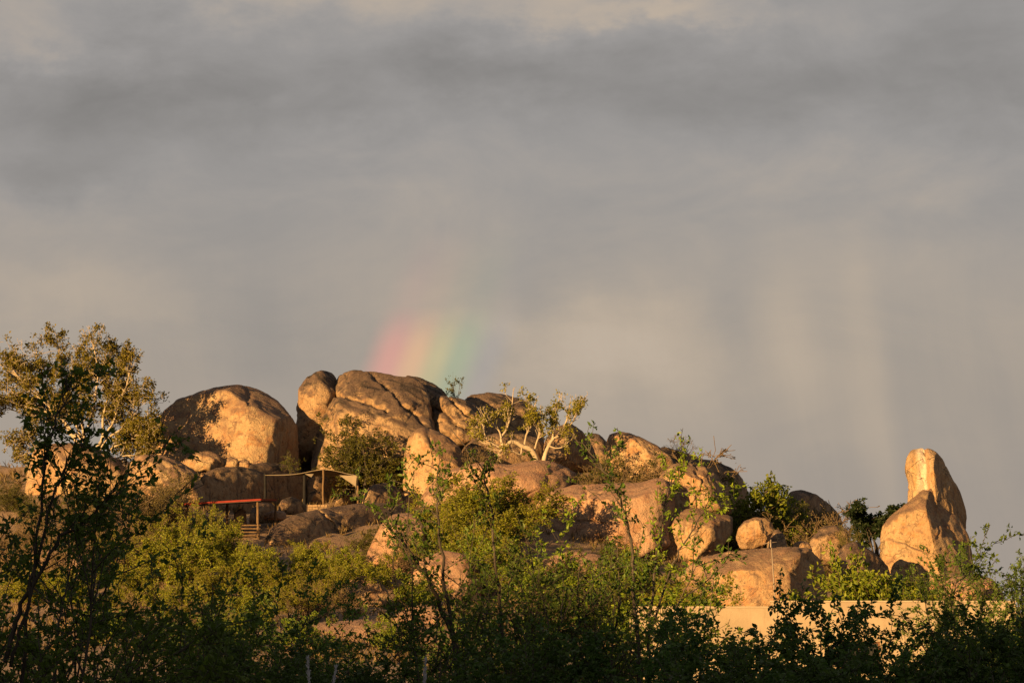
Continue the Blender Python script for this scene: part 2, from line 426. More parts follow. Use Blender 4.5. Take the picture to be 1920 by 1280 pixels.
# ------------------------------------------------------------------ the ground: one sheet, with the koppie and, behind the camera, an unseen ridge added to shade the foreground
TY = np.array([60, 90, 110, 130, 150, 170, 180, 190, 203, 212, 235, 262, 300.])
TPX = np.array([-900, -300, 0, 150, 300, 450, 600, 700, 800, 950, 1100, 1250, 1400, 1550, 1700, 1850, 2050, 2500.])
TZ = np.array([
    [0.0] * 18,
    [0.2] * 18,
    [.4, .5, .5, .5, .5, .5, .5, .5, .5, .4, .4, .3, .3, .3, .3, .3, .2, .2],
    [.6, 1.0, 1.1, 1.1, 1.1, 1.0, 1.0, 1.0, .9, .8, .8, .7, .6, .5, .5, .5, .4, .3],
    [1.0, 1.8, 2.2, 2.3, 2.3, 2.2, 2.1, 1.9, 1.7, 1.7, 1.6, 1.4, 1.2, 1.1, 1.1, 1.1, .9, .5],
    [1.6, 3.2, 4.2, 4.4, 4.5, 4.4, 4.2, 3.8, 3.5, 3.4, 3.2, 2.7, 2.2, 2.0, 1.9, 1.7, 1.3, .6],
    [2.2, 5.0, 6.0, 6.2, 6.2, 6.0, 5.8, 5.6, 5.4, 5.4, 4.9, 4.0, 3.2, 2.8, 2.5, 2.2, 1.6, .7],
    [2.8, 7.0, 8.6, 8.7, 8.6, 7.9, 8.0, 8.0, 7.8, 7.8, 6.8, 5.4, 4.1, 3.5, 3.1, 2.6, 1.8, .8],
    [3.0, 8.4, 11.0, 11.4, 11.2, 9.5, 9.3, 9.4, 10.0, 11.2, 10.3, 8.6, 6.6, 5.2, 3.9, 3.0, 1.9, .8],
    [3.0, 8.6, 12.0, 12.4, 12.3, 11.8, 11.2, 11.4, 11.3, 12.4, 11.8, 10.0, 7.8, 6.2, 4.3, 3.3, 2.0, .8],
    [2.2, 6.0, 9.0, 9.5, 10., 10.5, 11., 11., 11., 11., 10., 8.5, 7.0, 5.0, 3.6, 2.5, 1.4, .6],
    [1.0, 2.5, 4.0, 4.5, 5., 5., 5., 5., 5., 5., 4.5, 4, 3, 2.0, 1.5, 1., .6, .3],
    [0.0] * 18])
RIDGE_U = 110.0
RIDGE_H = 28.75
SA, CA = math.sin(SUN_AZ), math.cos(SUN_AZ)
def sst(x, a, b):
    t = np.clip((x - a) / (b - a), 0, 1); return t * t * (3 - 2 * t)
def ground_z(x, y):
    x = np.asarray(x, float); y = np.asarray(y, float)
    yy = np.clip(y, 60, 300)
    px = np.clip(960 + x * F / np.maximum(yy, 60), -900, 2500)
    iy = np.clip(np.searchsorted(TY, yy) - 1, 0, len(TY) - 2)
    ix = np.clip(np.searchsorted(TPX, px) - 1, 0, len(TPX) - 2)
    fy = (yy - TY[iy]) / (TY[iy + 1] - TY[iy]); fx = (px - TPX[ix]) / (TPX[ix + 1] - TPX[ix])
    fx = fx * fx * (3 - 2 * fx)
    z = (TZ[iy, ix] * (1 - fx) + TZ[iy, ix + 1] * fx) * (1 - fy) + (TZ[iy + 1, ix] * (1 - fx) + TZ[iy + 1, ix + 1] * fx) * fy
    side = np.abs(x) / np.maximum(yy, 60)
    z = z * (1 - sst(side, 0.25, 0.6))
    u = -(x * SA + y * CA); v = x * CA - y * SA
    z = z + RIDGE_H * sst(u, 35, RIDGE_U) * (1 - sst(u, 260, 700)) * (1 - sst(np.abs(v), 260, 600))
    return z
def gz(x, y): return float(ground_z(x, y))

xs = np.unique(np.concatenate([np.arange(-42, 42.01, 0.7), np.arange(-320, 321, 12.), np.array([-6000, -4000, -2500, -1500, -900, -600, -450, 450, 600, 900, 1500, 2500, 4000, 6000.])]))
ys = np.unique(np.concatenate([np.arange(96, 262, 0.7), np.arange(-320, 420, 10.), np.array([-6000, -4000, -2500, -1500, -900, -600, -450, 500, 650, 900, 1500, 2500, 4000, 7000.])]))
GX, GY = np.meshgrid(xs, ys)
GZ = ground_z(GX, GY)
amp = sst(GY, 100, 150) * (1 - sst(GY, 250, 300)) * (1 - sst(np.abs(GX), 38, 60))
nzv = np.array([mnoise.fractal(Vector((a * 0.35, b * 0.35, 3.1)), 0.9, 2.1, 4) if m > 0.01 else 0.0
                for a, b, m in zip(GX.ravel(), GY.ravel(), amp.ravel())]).reshape(GX.shape)
GZ = GZ + amp * nzv * 0.30
ny, nx = GX.shape
idx = np.arange(ny * nx).reshape(ny, nx)
quads = np.stack([idx[:-1, :-1], idx[:-1, 1:], idx[1:, 1:], idx[1:, :-1]], -1).reshape(-1, 4)
ground = link('ground', mesh_np('ground', np.stack([GX, GY, GZ], -1).reshape(-1, 3), quads), SOIL)
tag(ground, 'dry reddish soil rising to the rocky hill', None, None, 'structure')


# ------------------------------------------------------------------ boulders
def boulder(label, outline, Y, df, db, mat=ROCK, p=2.5, lean=0.3, cuts=(), seed=0, lump=0.16, res=(168, 84), name='boulder', smooth=2, gouges=(), facets=8, fk=.87, skew=0.0):
    pts = np.array([W(px, py, Y) for px, py in outline])[:, [0, 2]]
    c = np.array([(pts[:, 0].min() + pts[:, 0].max()) / 2, pts[:, 1].min() * 0.5 + pts[:, 1].max() * 0.5])
    nT, nP = res
    th = np.arange(nT) * 2 * math.pi / nT
    Rr = np.zeros(nT)
    a = pts - c; b = np.roll(a, -1, axis=0)
    for i, t in enumerate(th):
        d = np.array([math.cos(t), math.sin(t)])
        e = b - a
        den = d[0] * e[:, 1] - d[1] * e[:, 0]
        den = np.where(np.abs(den) < 1e-9, 1e-9, den)
        s = (a[:, 0] * e[:, 1] - a[:, 1] * e[:, 0]) / den
        q = (a[:, 0] * d[1] - a[:, 1] * d[0]) / den
        ok = (s > 0) & (q >= -1e-6) & (q <= 1 + 1e-6)
        Rr[i] = s[ok].max() if ok.any() else 0.3
    for _ in range(smooth):
        Rr = (np.roll(Rr, 1) + 2 * Rr + np.roll(Rr, -1)) / 4
    ph = (np.arange(1, nP) / nP) * math.pi
    s = np.sin(ph) ** (2 / p); cy = np.sign(np.cos(ph)) * np.abs(np.cos(ph)) ** (2 / p)
    X = (Rr[None, :] * np.cos(th)[None, :]) * s[:, None]
    Z = (Rr[None, :] * np.sin(th)[None, :]) * s[:, None]
    Yd = np.where(cy > 0, -cy * df, -cy * db)[:, None] * np.ones((1, nT))
    V = np.stack([X, Yd, Z], -1).reshape(-1, 3)
    V = np.concatenate([V, [[0, -df, 0]], [[0, db, 0]]])
    V[:, 1] += lean * V[:, 2]
    h0 = pts[:, 1].max() - c[1]
    frng = np.random.default_rng(seed * 13 + 5)
    auto = []
    for k in range(facets):                                # broad flattened faces all round
        v = frng.normal(0, 1, 3); v[1] = -abs(v[1]) if k < facets * .7 else v[1]; v[2] *= .8
        auto.append((v, frng.uniform(fk - .06, fk + .06)))
    for nrm, f in list(cuts) + auto:
        nv = np.array(nrm, float); nv /= np.linalg.norm(nv)
        pr = V @ nv
        d0 = pr.max() * f
        over = pr - d0
        soft = 0.055 * pr.max()
        push = np.where(over > soft, over - soft * 0.5, np.where(over > 0, over * over / (2 * soft), 0))
        V -= nv[None, :] * (push * 0.94)[:, None]
    # lumps, hollows and weathering relief
    ctr = np.array([c[0], Y, c[1]])
    rad = unit(V / np.array([max(Rr.mean(), .1), max(df, .1), max(Rr.mean(), .1)]))
    off = Vector((seed * 7.13 + 1.7, seed * 3.71, seed * 5.3))
    size = float(Rr.mean())
    k1 = 1.1 / max(size, .3)
    disp = np.empty(len(V))
    for i in range(len(V)):
        q = Vector(V[i])
        d = mnoise.noise(q * k1 + off) * lump * size * 0.42
        d += (mnoise.fractal(q * 0.9 + off, 0.9, 2.2, 5) * 0.10 + mnoise.noise(q * 2.7 + off) * 0.03) * min(1.0, size)
        r = 1 - abs(mnoise.noise(q * (0.55 * k1 + 0.25) + off * 1.7))
        if r > 0.93: d -= (r - 0.93) * 1.0 * min(1.0, size * 0.5)
        e = mnoise.fractal(q * (0.8 * k1) + off * 2.3, 0.8, 2.1, 4)        # shed rock sheets leave low steps
        d += 0.022 * min(1.3, size) * (max(-1.0, min(1.0, e * 14.0)) + max(-1.0, min(1.0, (e - .32) * 14.0)))
        disp[i] = d
    for (gpx, gpy, gr, gd) in gouges:                      # hollows worn into the front face
        gp = W(gpx, gpy, Y); gp = np.array([gp[0] - c[0], gp[2] - c[1]])
        dd = np.hypot(V[:, 0] - gp[0], V[:, 2] - gp[1]) / gr
        disp -= gd * np.exp(-dd * dd) * (V[:, 1] < lean * V[:, 2])
    V = V + rad * disp[:, None]
    # flattened faces must not eat the outline: widen each meridian back to it
    VB = V[:-2].reshape(nP - 1, nT, 3)
    got = np.hypot(VB[..., 0], VB[..., 2]).max(axis=0)
    k = np.clip(Rr / np.maximum(got, .05), .7, 1.8)
    for _ in range(2): k = (np.roll(k, 1) + 2 * k + np.roll(k, -1)) / 4
    VB[..., 0] *= k[None, :]; VB[..., 2] *= k[None, :]
    V[:-2] = VB.reshape(-1, 3)
    for line in FISSURES.get(seed, ()):                    # open joints cut into the front
        q = np.array([W(px, py, Y) for px, py in line])[:, [0, 2]] - c
        best = np.full(len(V), 9.0)
        P2 = V[:, [0, 2]] + np.array([[mnoise.noise(Vector(v) * 1.6 + off), mnoise.noise(Vector(v) * 1.6 - off)] for v in V]) * .22
        for u0, u1 in zip(q[:-1], q[1:]):
            e = u1 - u0; tt = np.clip(((P2 - u0) @ e) / (e @ e), 0, 1)
            best = np.minimum(best, np.hypot(*(P2 - u0 - tt[:, None] * e).T))
        wd = .13
        cut = np.clip(1 - best / wd, 0, 1) * (.34 if seed in (3, 5, 49) else .15) * (V[:, 1] < lean * V[:, 2] + .3)
        step_ = np.clip(1 - best / .7, 0, 1) ** 2 * .05
        V = V - rad * (cut + step_)[:, None]
    V[:, 1] += skew * V[:, 0]                              # a rock whose long face runs away to the right
    idx = np.arange((nP - 1) * nT).reshape(nP - 1, nT)
    i2 = np.roll(idx, -1, axis=1)
    q = np.stack([idx[:-1], i2[:-1], i2[1:], idx[1:]], -1).reshape(-1, 4)
    f0 = np.stack([np.full(nT, len(V) - 2), i2[0], idx[0]], -1)
    f1 = np.stack([np.full(nT, len(V) - 1), idx[-1], i2[-1]], -1)
    # origin at the foot
    foot = np.array([c[0], Y, pts[:, 1].min()])
    me = mesh_np(name, V + (ctr - foot), [q[:, ::-1], f0[:, ::-1], f1[:, ::-1]])
    o = link(name, me, mat, None, foot)
    tag(o, label, 'boulder')
    return o

S = (112, 56)
T = (64, 32)
FISSURES = {1: [[(456, 716), (466, 735), (474, 765)]],
            3: [[(690, 695), (728, 728), (765, 765), (800, 800)], [(626, 742), (680, 752), (730, 775)]],
            5: [[(842, 744), (868, 775), (902, 795)], [(820, 765), (850, 795), (885, 815)]],
            6: [[(800, 800), (812, 850), (806, 910)]],
            12: [[(1302, 868), (1312, 900), (1306, 955)]],
            14: [[(1092, 906), (1104, 960), (1128, 1025)], [(1008, 962), (1080, 978), (1170, 984)]],
            15: [[(1062, 870), (1036, 886), (1024, 912)]],
            16: [[(600, 955), (625, 985), (640, 1012)]],
            23: [[(188, 842), (206, 880), (200, 935)]], 24: [[(330, 860), (346, 900), (338, 938)]],
            44: [[(1335, 1042), (1322, 1080), (1305, 1120)], [(1500, 1028), (1524, 1060), (1528, 1120)]],
            48: [[(1746, 910), (1754, 960), (1792, 1010), (1802, 1070)], [(1660, 1010), (1710, 1022), (1750, 1050)]],
            49: [[(1734, 838), (1722, 880), (1719, 950)]],
            10: [[(1160, 806), (1152, 845), (1160, 890)]]}
BOULDERS = [
 # label, outline, Y, df, db, mat, p, lean, cuts, options
 ('great tan boulder with a smooth sunlit face, dappled by the shadow of the spreading fig',
  [(268, 880), (278, 820), (290, 785), (306, 764), (335, 744), (372, 730), (420, 719), (442, 717), (462, 719), (490, 730), (518, 748), (542, 775), (555, 796), (557, 830), (559, 872), (556, 930), (400, 930), (300, 915)],
  206, 3.2, 3.6, ROCK, 2.9, .30, [((-.45, -.85, .42), .60), ((.93, -.25, .1), .84)], dict(seed=1, lump=.12, smooth=1)),
 ('upright rounded lobe split off by a deep crack at the shoulder of the biggest dome',
  [(552, 870), (556, 800), (558, 752), (562, 722), (576, 702), (598, 694), (616, 695), (628, 702), (634, 730), (634, 760), (640, 870)],
  211.5, 2.6, 2.6, ROCKD, 3.0, .15, [], dict(seed=2, lump=.12, smooth=1, res=S, facets=3)),
 ('biggest dome of the hill, dark weathered crown above a smooth tan face',
  [(585, 905), (586, 830), (596, 775), (613, 745), (622, 716), (631, 697), (660, 690), (700, 693), (740, 701), (768, 703), (792, 716), (803, 735), (808, 760), (822, 805), (830, 850), (825, 910), (700, 925)],
  209.5, 4.0, 4.6, ROCKD, 3.0, .50, [((-.35, -.93, .15), .80), ((.1, -.55, .85), .72)], dict(seed=3, lump=.17, smooth=1, res=(184, 92))),
 ('dark ridge block lying behind the crown of the biggest dome',
  [(740, 800), (760, 703), (785, 706), (812, 717), (832, 732), (846, 752), (850, 800)], 215, 2.2, 2.5, ROCKD, 2.4, .4, [], dict(seed=4, res=S)),
 ('dark ribbed block set against the right flank of the biggest dome',
  [(806, 830), (810, 775), (803, 752), (815, 737), (838, 741), (862, 747), (890, 757), (912, 775), (922, 805), (915, 835), (860, 840)],
  210.5, 2.9, 2.6, ROCKD, 2.5, .55, [], dict(seed=5, lump=.18, res=S, smooth=1)),
 ('pale sharp-topped boulder leaning below the ribbed block',
  [(755, 935), (757, 850), (764, 822), (778, 803), (792, 797), (815, 804), (842, 818), (862, 838), (874, 868), (880, 900), (870, 935), (800, 945)],
  201.5, 2.0, 2.4, ROCK, 2.5, .4, [((-.5, -.8, .2), .7)], dict(seed=6, res=S, smooth=1)),
 ('long dark rock forming the skyline behind the white-barked tree',
  [(850, 850), (868, 750), (884, 738), (915, 734), (948, 738), (984, 748), (1004, 762), (1018, 800), (1022, 850)], 221, 2.6, 3.0, ROCKD, 2.5, .4, [], dict(seed=7, res=S)),
 ('shaded boulder standing right behind the white-barked tree',
  [(1010, 885), (1022, 825), (1045, 800), (1072, 792), (1095, 806), (1115, 838), (1128, 885)], 207, 1.8, 2.0, ROCKD, 2.4, .35, [((.6, -.7, .2), .6)], dict(seed=8, skew=1.0, res=S)),
 ('dark boulder low on the skyline between the tree and the wedge boulder',
  [(1085, 890), (1090, 825), (1104, 812), (1122, 812), (1138, 826), (1150, 890)], 216, 1.5, 1.8, ROCKD, 2.4, .3, [], dict(seed=9, res=T)),
 ('orange wedge boulder with an upright front and a long sloping back',
  [(1134, 905), (1136, 832), (1142, 814), (1158, 806), (1178, 810), (1205, 822), (1236, 838), (1262, 862), (1270, 905)], 205, 1.9, 3.2, ROCK, 2.7, .22, [((-.4, -.9, .1), .7), ((.75, .1, .65), .72)], dict(seed=10, res=S, smooth=1)),
 ('long dark whaleback rock stretching along the skyline behind the hollowed boulder',
  [(1190, 960), (1215, 850), (1240, 838), (1280, 846), (1310, 856), (1345, 861), (1375, 872), (1398, 889), (1411, 914), (1415, 985), (1300, 1000)], 214, 2.5, 3.5, ROCKD, 2.4, .3, [((.5, -.75, .3), .6)], dict(seed=11, skew=.9, res=S, smooth=1)),
 ('tall tan boulder with a hollowed front above an overhang',
  [(1222, 985), (1226, 920), (1240, 886), (1262, 869), (1290, 866), (1318, 872), (1340, 886), (1355, 908), (1366, 935), (1375, 962), (1340, 972), (1290, 962), (1250, 985)],
  196, 2.4, 3.0, ROCK, 2.6, .25, [((-.35, -.9, .2), .75), ((.85, -.4, .1), .82)], dict(seed=12, res=(152, 76), smooth=1, gouges=[(1275, 905, .45, .45), (1315, 930, .5, .25)])),
 ('lower block jutting out under the hollowed tan boulder',
  [(1215, 1090), (1222, 990), (1250, 955), (1300, 950), (1350, 962), (1376, 965), (1374, 1000), (1352, 1030), (1330, 1050), (1300, 1075), (1260, 1100)],
  194, 1.9, 3.0, ROCK, 2.7, .1, [((-.4, -.85, -.2), .7), ((.8, -.5, 0), .72)], dict(seed=13, res=S, smooth=1)),
 ('broad flat-topped slab with a bright sunlit front below the wedge boulder',
  [(998, 1050), (1003, 940), (1030, 920), (1075, 908), (1150, 904), (1205, 904), (1245, 890), (1265, 930), (1262, 1030), (1200, 1070), (1080, 1060)],
  194, 3.4, 3.4, ROCKP, 2.8, .36, [((-.42, -.88, .22), .62), ((-.1, -.4, .9), .82)], dict(seed=14, res=(168, 84), smooth=1)),
 ('long low slab on which the white-barked tree stands',
  [(765, 990), (785, 935), (815, 898), (850, 873), (900, 866), (955, 870), (998, 862), (1030, 862), (1060, 872), (1084, 888), (1080, 930), (1000, 960), (880, 985)],
  198, 3.2, 3.2, ROCKP, 2.5, .38, [((-.45, -.75, .48), .70)], dict(seed=15, res=(168, 84), smooth=1)),
 ('wide shaded granite apron in front of the shade sail',
  [(505, 1030), (520, 992), (555, 968), (605, 953), (660, 942), (715, 938), (762, 942), (780, 958), (775, 1000), (700, 1035), (600, 1045)],
  189, 2.0, 3.0, ROCKD, 2.5, .55, [], dict(seed=16, skew=1.35, res=(152, 76), smooth=1)),
 ('leaning split slab below the granite apron with a bright pink face',
  [(672, 1120), (690, 1030), (712, 985), (735, 962), (768, 958), (795, 985), (806, 1040), (800, 1110), (740, 1135)], 180, 1.8, 2.2, ROCKP, 2.5, .35, [((-.6, -.75, .25), .6)], dict(seed=17, res=S, smooth=1)),
 ('round tan boulder beside a dark hollow low on the slope',
  [(628, 1165), (632, 1115), (650, 1088), (680, 1078), (708, 1084), (728, 1108), (732, 1135), (715, 1165)], 165, 1.1, 1.2, ROCK, 2.3, .15, [], dict(seed=18, res=S)),
 ('flat stone lying at the mouth of the dark hollow',
  [(712, 1205), (730, 1160), (765, 1138), (800, 1132), (840, 1145), (860, 1185), (850, 1215)], 158, 1.0, 1.2, ROCKP, 2.4, .4, [], dict(seed=19, res=T)),
 ('pale tilted slab above the dark hollow low on the slope',
  [(758, 1150), (765, 1095), (785, 1050), (830, 1030), (880, 1040), (905, 1080), (900, 1150)], 172, 1.6, 1.8, ROCKP, 2.6, .4, [((-.5, -.8, .2), .65)], dict(seed=20, res=S)),
 ('broad pink rock sheet at the foot of the slope',
  [(440, 1260), (470, 1205), (560, 1172), (680, 1160), (790, 1175), (900, 1185), (985, 1215), (990, 1260)], 150, 2.6, 3.5, ROCKP, 2.5, .9, [], dict(seed=21, res=S)),
 ('weathered rock under the flat-topped slab, half behind the thicket',
  [(985, 1150), (992, 1085), (1020, 1045), (1075, 1030), (1130, 1040), (1165, 1080), (1160, 1150)], 176, 1.6, 2.0, ROCKP, 2.5, .35, [((-.5, -.8, .2), .68)], dict(seed=22, res=S)),
 ('square-shouldered sunlit boulder behind the dark leafy branches',
  [(40, 1000), (52, 900), (55, 858), (70, 837), (108, 830), (152, 831), (190, 842), (220, 862), (240, 885), (246, 920), (240, 990), (140, 1010)],
  197, 2.4, 2.6, ROCK, 2.9, .2, [((-.4, -.9, .1), .72)], dict(seed=23, res=S, smooth=1)),
 ('sunlit boulder with a rounded brow at the end of the red-edged roof',
  [(232, 960), (240, 885), (243, 858), (262, 851), (298, 851), (332, 862), (362, 880), (380, 905), (386, 938), (380, 990), (300, 990)],
  195, 2.0, 2.6, ROCK, 2.6, .35, [((-.4, -.85, .3), .72)], dict(seed=24, res=S, smooth=1)),
 ('low sunlit slab wedged below the great tan boulder',
  [(338, 885), (345, 858), (362, 847), (392, 845), (412, 853), (421, 866), (415, 885)], 201, .8, .9, ROCK, 2.3, .25, [], dict(seed=25, res=T)),
 ('small sunlit stone, first of a row under the great tan boulder',
  [(418, 885), (420, 862), (432, 855), (446, 860), (450, 885)], 201.5, .4, .5, ROCK, 2.3, .2, [], dict(seed=26, res=T)),
 ('knobbly small stone in the middle of the row under the great tan boulder',
  [(446, 885), (448, 866), (458, 859), (468, 864), (472, 885)], 201.5, .4, .5, ROCK, 2.2, .2, [], dict(seed=27, res=T)),
 ('flat small stone ending the row under the great tan boulder',
  [(468, 886), (470, 870), (484, 863), (500, 868), (505, 886)], 201.5, .4, .5, ROCK, 2.2, .2, [], dict(seed=28, res=T)),
 ('dark shaded boulder behind the red-edged roof',
  [(372, 1000), (376, 925), (386, 893), (410, 878), (450, 874), (490, 880), (508, 915), (512, 1000)], 198.6, 1.1, 3.0, ROCKD, 3.4, .1, [], dict(seed=29, res=S, skew=1.3, facets=1)),
 ('squared shaded block under the great tan boulder, beside the black post',
  [(458, 1000), (464, 890), (474, 872), (500, 867), (545, 870), (572, 888), (580, 1000)], 202.0, 1.0, 3.4, ROCKD, 3.6, .1, [], dict(seed=30, res=S, smooth=1, skew=1.35, facets=1)),
 ('dark rock filling the gap behind the limbs of the white-barked tree',
  [(855, 905), (862, 845), (885, 822), (930, 812), (985, 812), (1022, 826), (1034, 905)], 206.5, 1.6, 2.0, ROCKD, 2.6, .3, [((.75, -.6, .2), .3)], dict(seed=54, res=S)),
 ('dark rock closing the cleft between the great tan boulder and the biggest dome',
  [(540, 940), (545, 840), (562, 806), (590, 806), (606, 840), (612, 940)], 212.5, 1.2, 1.6, ROCKD, 2.4, .2, [], dict(seed=56, res=T)),
 ('big stone in deep shade at the back of the recess behind the shade sail',
  [(575, 975), (580, 900), (600, 880), (630, 878), (655, 892), (668, 975)], 206, 1.4, 1.6, ROCKD, 2.6, .2, [], dict(seed=55, skew=1.25, res=S)),
 ('grey shaded dome beside the canvas flap',
  [(680, 965), (684, 925), (700, 909), (722, 904), (746, 912), (760, 930), (764, 965)], 197, 1.1, 1.3, ROCKD, 2.3, .3, [], dict(seed=32, skew=1.25, res=T)),
 ('low shaded stone next to the grey dome',
  [(752, 965), (757, 932), (775, 922), (798, 930), (805, 965)], 199, .8, 1.0, ROCKD, 2.3, .3, [], dict(seed=33, skew=1.25, res=T)),
 ('rounded stone in the dark under the red-edged roof, upright',
  [(438, 985), (440, 962), (450, 952), (460, 956), (462, 985)], 188, .3, .4, ROCKD, 2.3, .1, [], dict(seed=34, skew=1.25, res=T)),
 ('shaded stone between the two roof posts',
  [(468, 985), (472, 955), (490, 940), (512, 944), (520, 985)], 191, .5, .6, ROCKD, 2.3, .1, [], dict(seed=35, skew=1.25, res=T)),
 ('leaf-shaped flat stone lying at the back roof post',
  [(492, 975), (496, 963), (512, 956), (535, 958), (538, 975)], 189.5, .4, .5, ROCKP, 2.2, .3, [], dict(seed=36, res=T)),
 ('rounded boulder in the shade beside the low stone walls',
  [(522, 965), (528, 938), (545, 930), (562, 936), (570, 965)], 193, .7, .8, ROCKD, 2.3, .2, [], dict(seed=37, skew=1.25, res=T)),
 ('dark stone heaped under the shade sail, near the log post',
  [(575, 950), (580, 925), (597, 915), (615, 922), (622, 950)], 204.2, .6, .8, ROCKD, 2.3, .2, [], dict(seed=38, skew=1.25, res=T)),
 ('dark pointed stone under the shade sail, near the canvas flap',
  [(628, 950), (634, 928), (648, 916), (660, 926), (668, 950)], 203.2, .6, .8, ROCKD, 2.1, .2, [], dict(seed=39, skew=1.25, res=T)),
 ('angular orange boulder balanced on the broad dome by the cream house',
  [(1380, 1008), (1384, 990), (1396, 976), (1416, 969), (1436, 971), (1449, 981), (1450, 996), (1442, 1012), (1430, 1026), (1404, 1032), (1388, 1028)],
  170, .95, .95, ROCK, 2.4, .05, [((-.45, -.85, .25), .68), ((.1, -.8, -.55), .72), ((.6, -.6, .4), .75), ((-.8, -.3, -.3), .8)], dict(seed=40, res=S, smooth=1, lump=.05, facets=0)),
 ('shaded stone sheltering behind the balanced boulder',
  [(1436, 1045), (1440, 1005), (1456, 990), (1470, 1000), (1480, 1045)], 173, .6, .7, ROCKD, 2.3, .2, [], dict(seed=41, res=T)),
 ('small flat chip of rock beside the balanced boulder',
  [(1348, 1058), (1352, 1040), (1366, 1032), (1382, 1034), (1386, 1058)], 167.5, .4, .5, ROCK, 2.2, .2, [], dict(seed=42, res=T)),
 ('small sunlit stone perched on the back of the broad dome',
  [(1485, 1034), (1488, 1018), (1502, 1013), (1518, 1017), (1524, 1034)], 172, .35, .4, ROCK, 2.2, .2, [], dict(seed=43, res=T)),
 ('broad rounded dome rising straight behind the cream house wall',
  [(1262, 1175), (1272, 1095), (1290, 1062), (1320, 1042), (1360, 1034), (1420, 1028), (1478, 1024), (1515, 1026), (1540, 1044), (1552, 1080), (1556, 1175)],
  168, 3.6, 3.6, ROCK, 2.5, .34, [((-.4, -.88, .2), .78), ((.85, -.45, .1), .72)], dict(seed=44, res=(168, 84), smooth=1)),
 ('dark sloping boulder between the broad dome and the standing rock',
  [(1552, 1150), (1560, 1050), (1580, 1022), (1602, 1014), (1640, 1034), (1672, 1060), (1684, 1090), (1680, 1150)], 172, 1.7, 2.0, ROCKD, 2.4, .2, [((.4, -.85, .1), .6)], dict(seed=45, skew=.9, res=S, smooth=1)),
 ('dark boulder with a sunlit cap wedged beside the dry shrub',
  [(1500, 1060), (1520, 1010), (1545, 986), (1565, 983), (1590, 998), (1605, 1060)], 180, 1.2, 1.5, ROCKD, 2.4, .25, [((.3, -.9, 0), .6)], dict(seed=46, res=T)),
 ('blue-grey shaded dome behind the brown dry thicket',
  [(1450, 1020), (1464, 945), (1478, 922), (1505, 918), (1535, 926), (1568, 944), (1592, 964), (1604, 1020)], 222, 1.8, 2.5, ROCKD, 2.4, .2, [((.86, -.5, .1), .05)], dict(seed=47, skew=1.4, res=S)),
 ('massive shoulder of the standing rock, tan and boldly lit',
  [(1648, 1130), (1650, 1012), (1656, 985), (1676, 962), (1700, 944), (1728, 920), (1745, 908), (1762, 916), (1786, 945), (1808, 975), (1824, 1005), (1830, 1050), (1832, 1130), (1740, 1150)],
  178, 2.2, 2.2, ROCK, 2.3, .3, [((-.35, -.9, .25), .7), ((.80, -.50, .32), .42)], dict(seed=48, facets=4, res=(152, 76), smooth=1)),
 ('upright thumb of rock with pale streaks rising from the massive shoulder',
  [(1690, 1010), (1702, 950), (1704, 905), (1697, 878), (1700, 858), (1709, 843), (1732, 837), (1750, 842), (1768, 858), (1788, 886), (1806, 920), (1817, 955), (1824, 1000), (1829, 1060), (1760, 1070)],
  179.5, 1.5, 1.6, ROCKS, 2.3, .06, [((-.3, -.95, .05), .72), ((.88, -.46, .1), .20)], dict(seed=49, facets=2, res=(152, 76), smooth=1, lump=.07)),
 ('pink boulder half hidden behind the cream house parapet',
  [(1748, 1170), (1756, 1112), (1772, 1088), (1800, 1076), (1828, 1082), (1848, 1106), (1856, 1170)], 160, 1.3, 1.4, ROCKP, 2.3, .3, [((-.45, -.85, .25), .7)], dict(seed=50, res=S)),
 ('low pink boulder at the end of the parapet under the bushes',
  [(1808, 1150), (1815, 1088), (1838, 1076), (1862, 1084), (1880, 1110), (1885, 1150)], 164, 1.0, 1.1, ROCKP, 2.3, .3, [], dict(seed=51, res=T)),
 ('rough rock in the shade where the lower block meets the broad dome',
  [(1262, 1140), (1266, 1085), (1278, 1072), (1290, 1085), (1296, 1140)], 172, .5, .6, ROCK, 2.3, .1, [], dict(seed=52, res=T)),
 ('sunlit rock shelf among the bushes at the left of the slope',
  [(20, 1100), (30, 1055), (70, 1030), (130, 1032), (180, 1060), (190, 1100)], 172, 1.2, 1.6, ROCKP, 2.4, .6, [], dict(seed=53, res=T)),
]
for lab, outl, Y, df, db, mat, p, lean, cuts, kw in BOULDERS:
    boulder(lab, outl, Y, df, db, mat, p, lean, cuts, **kw)


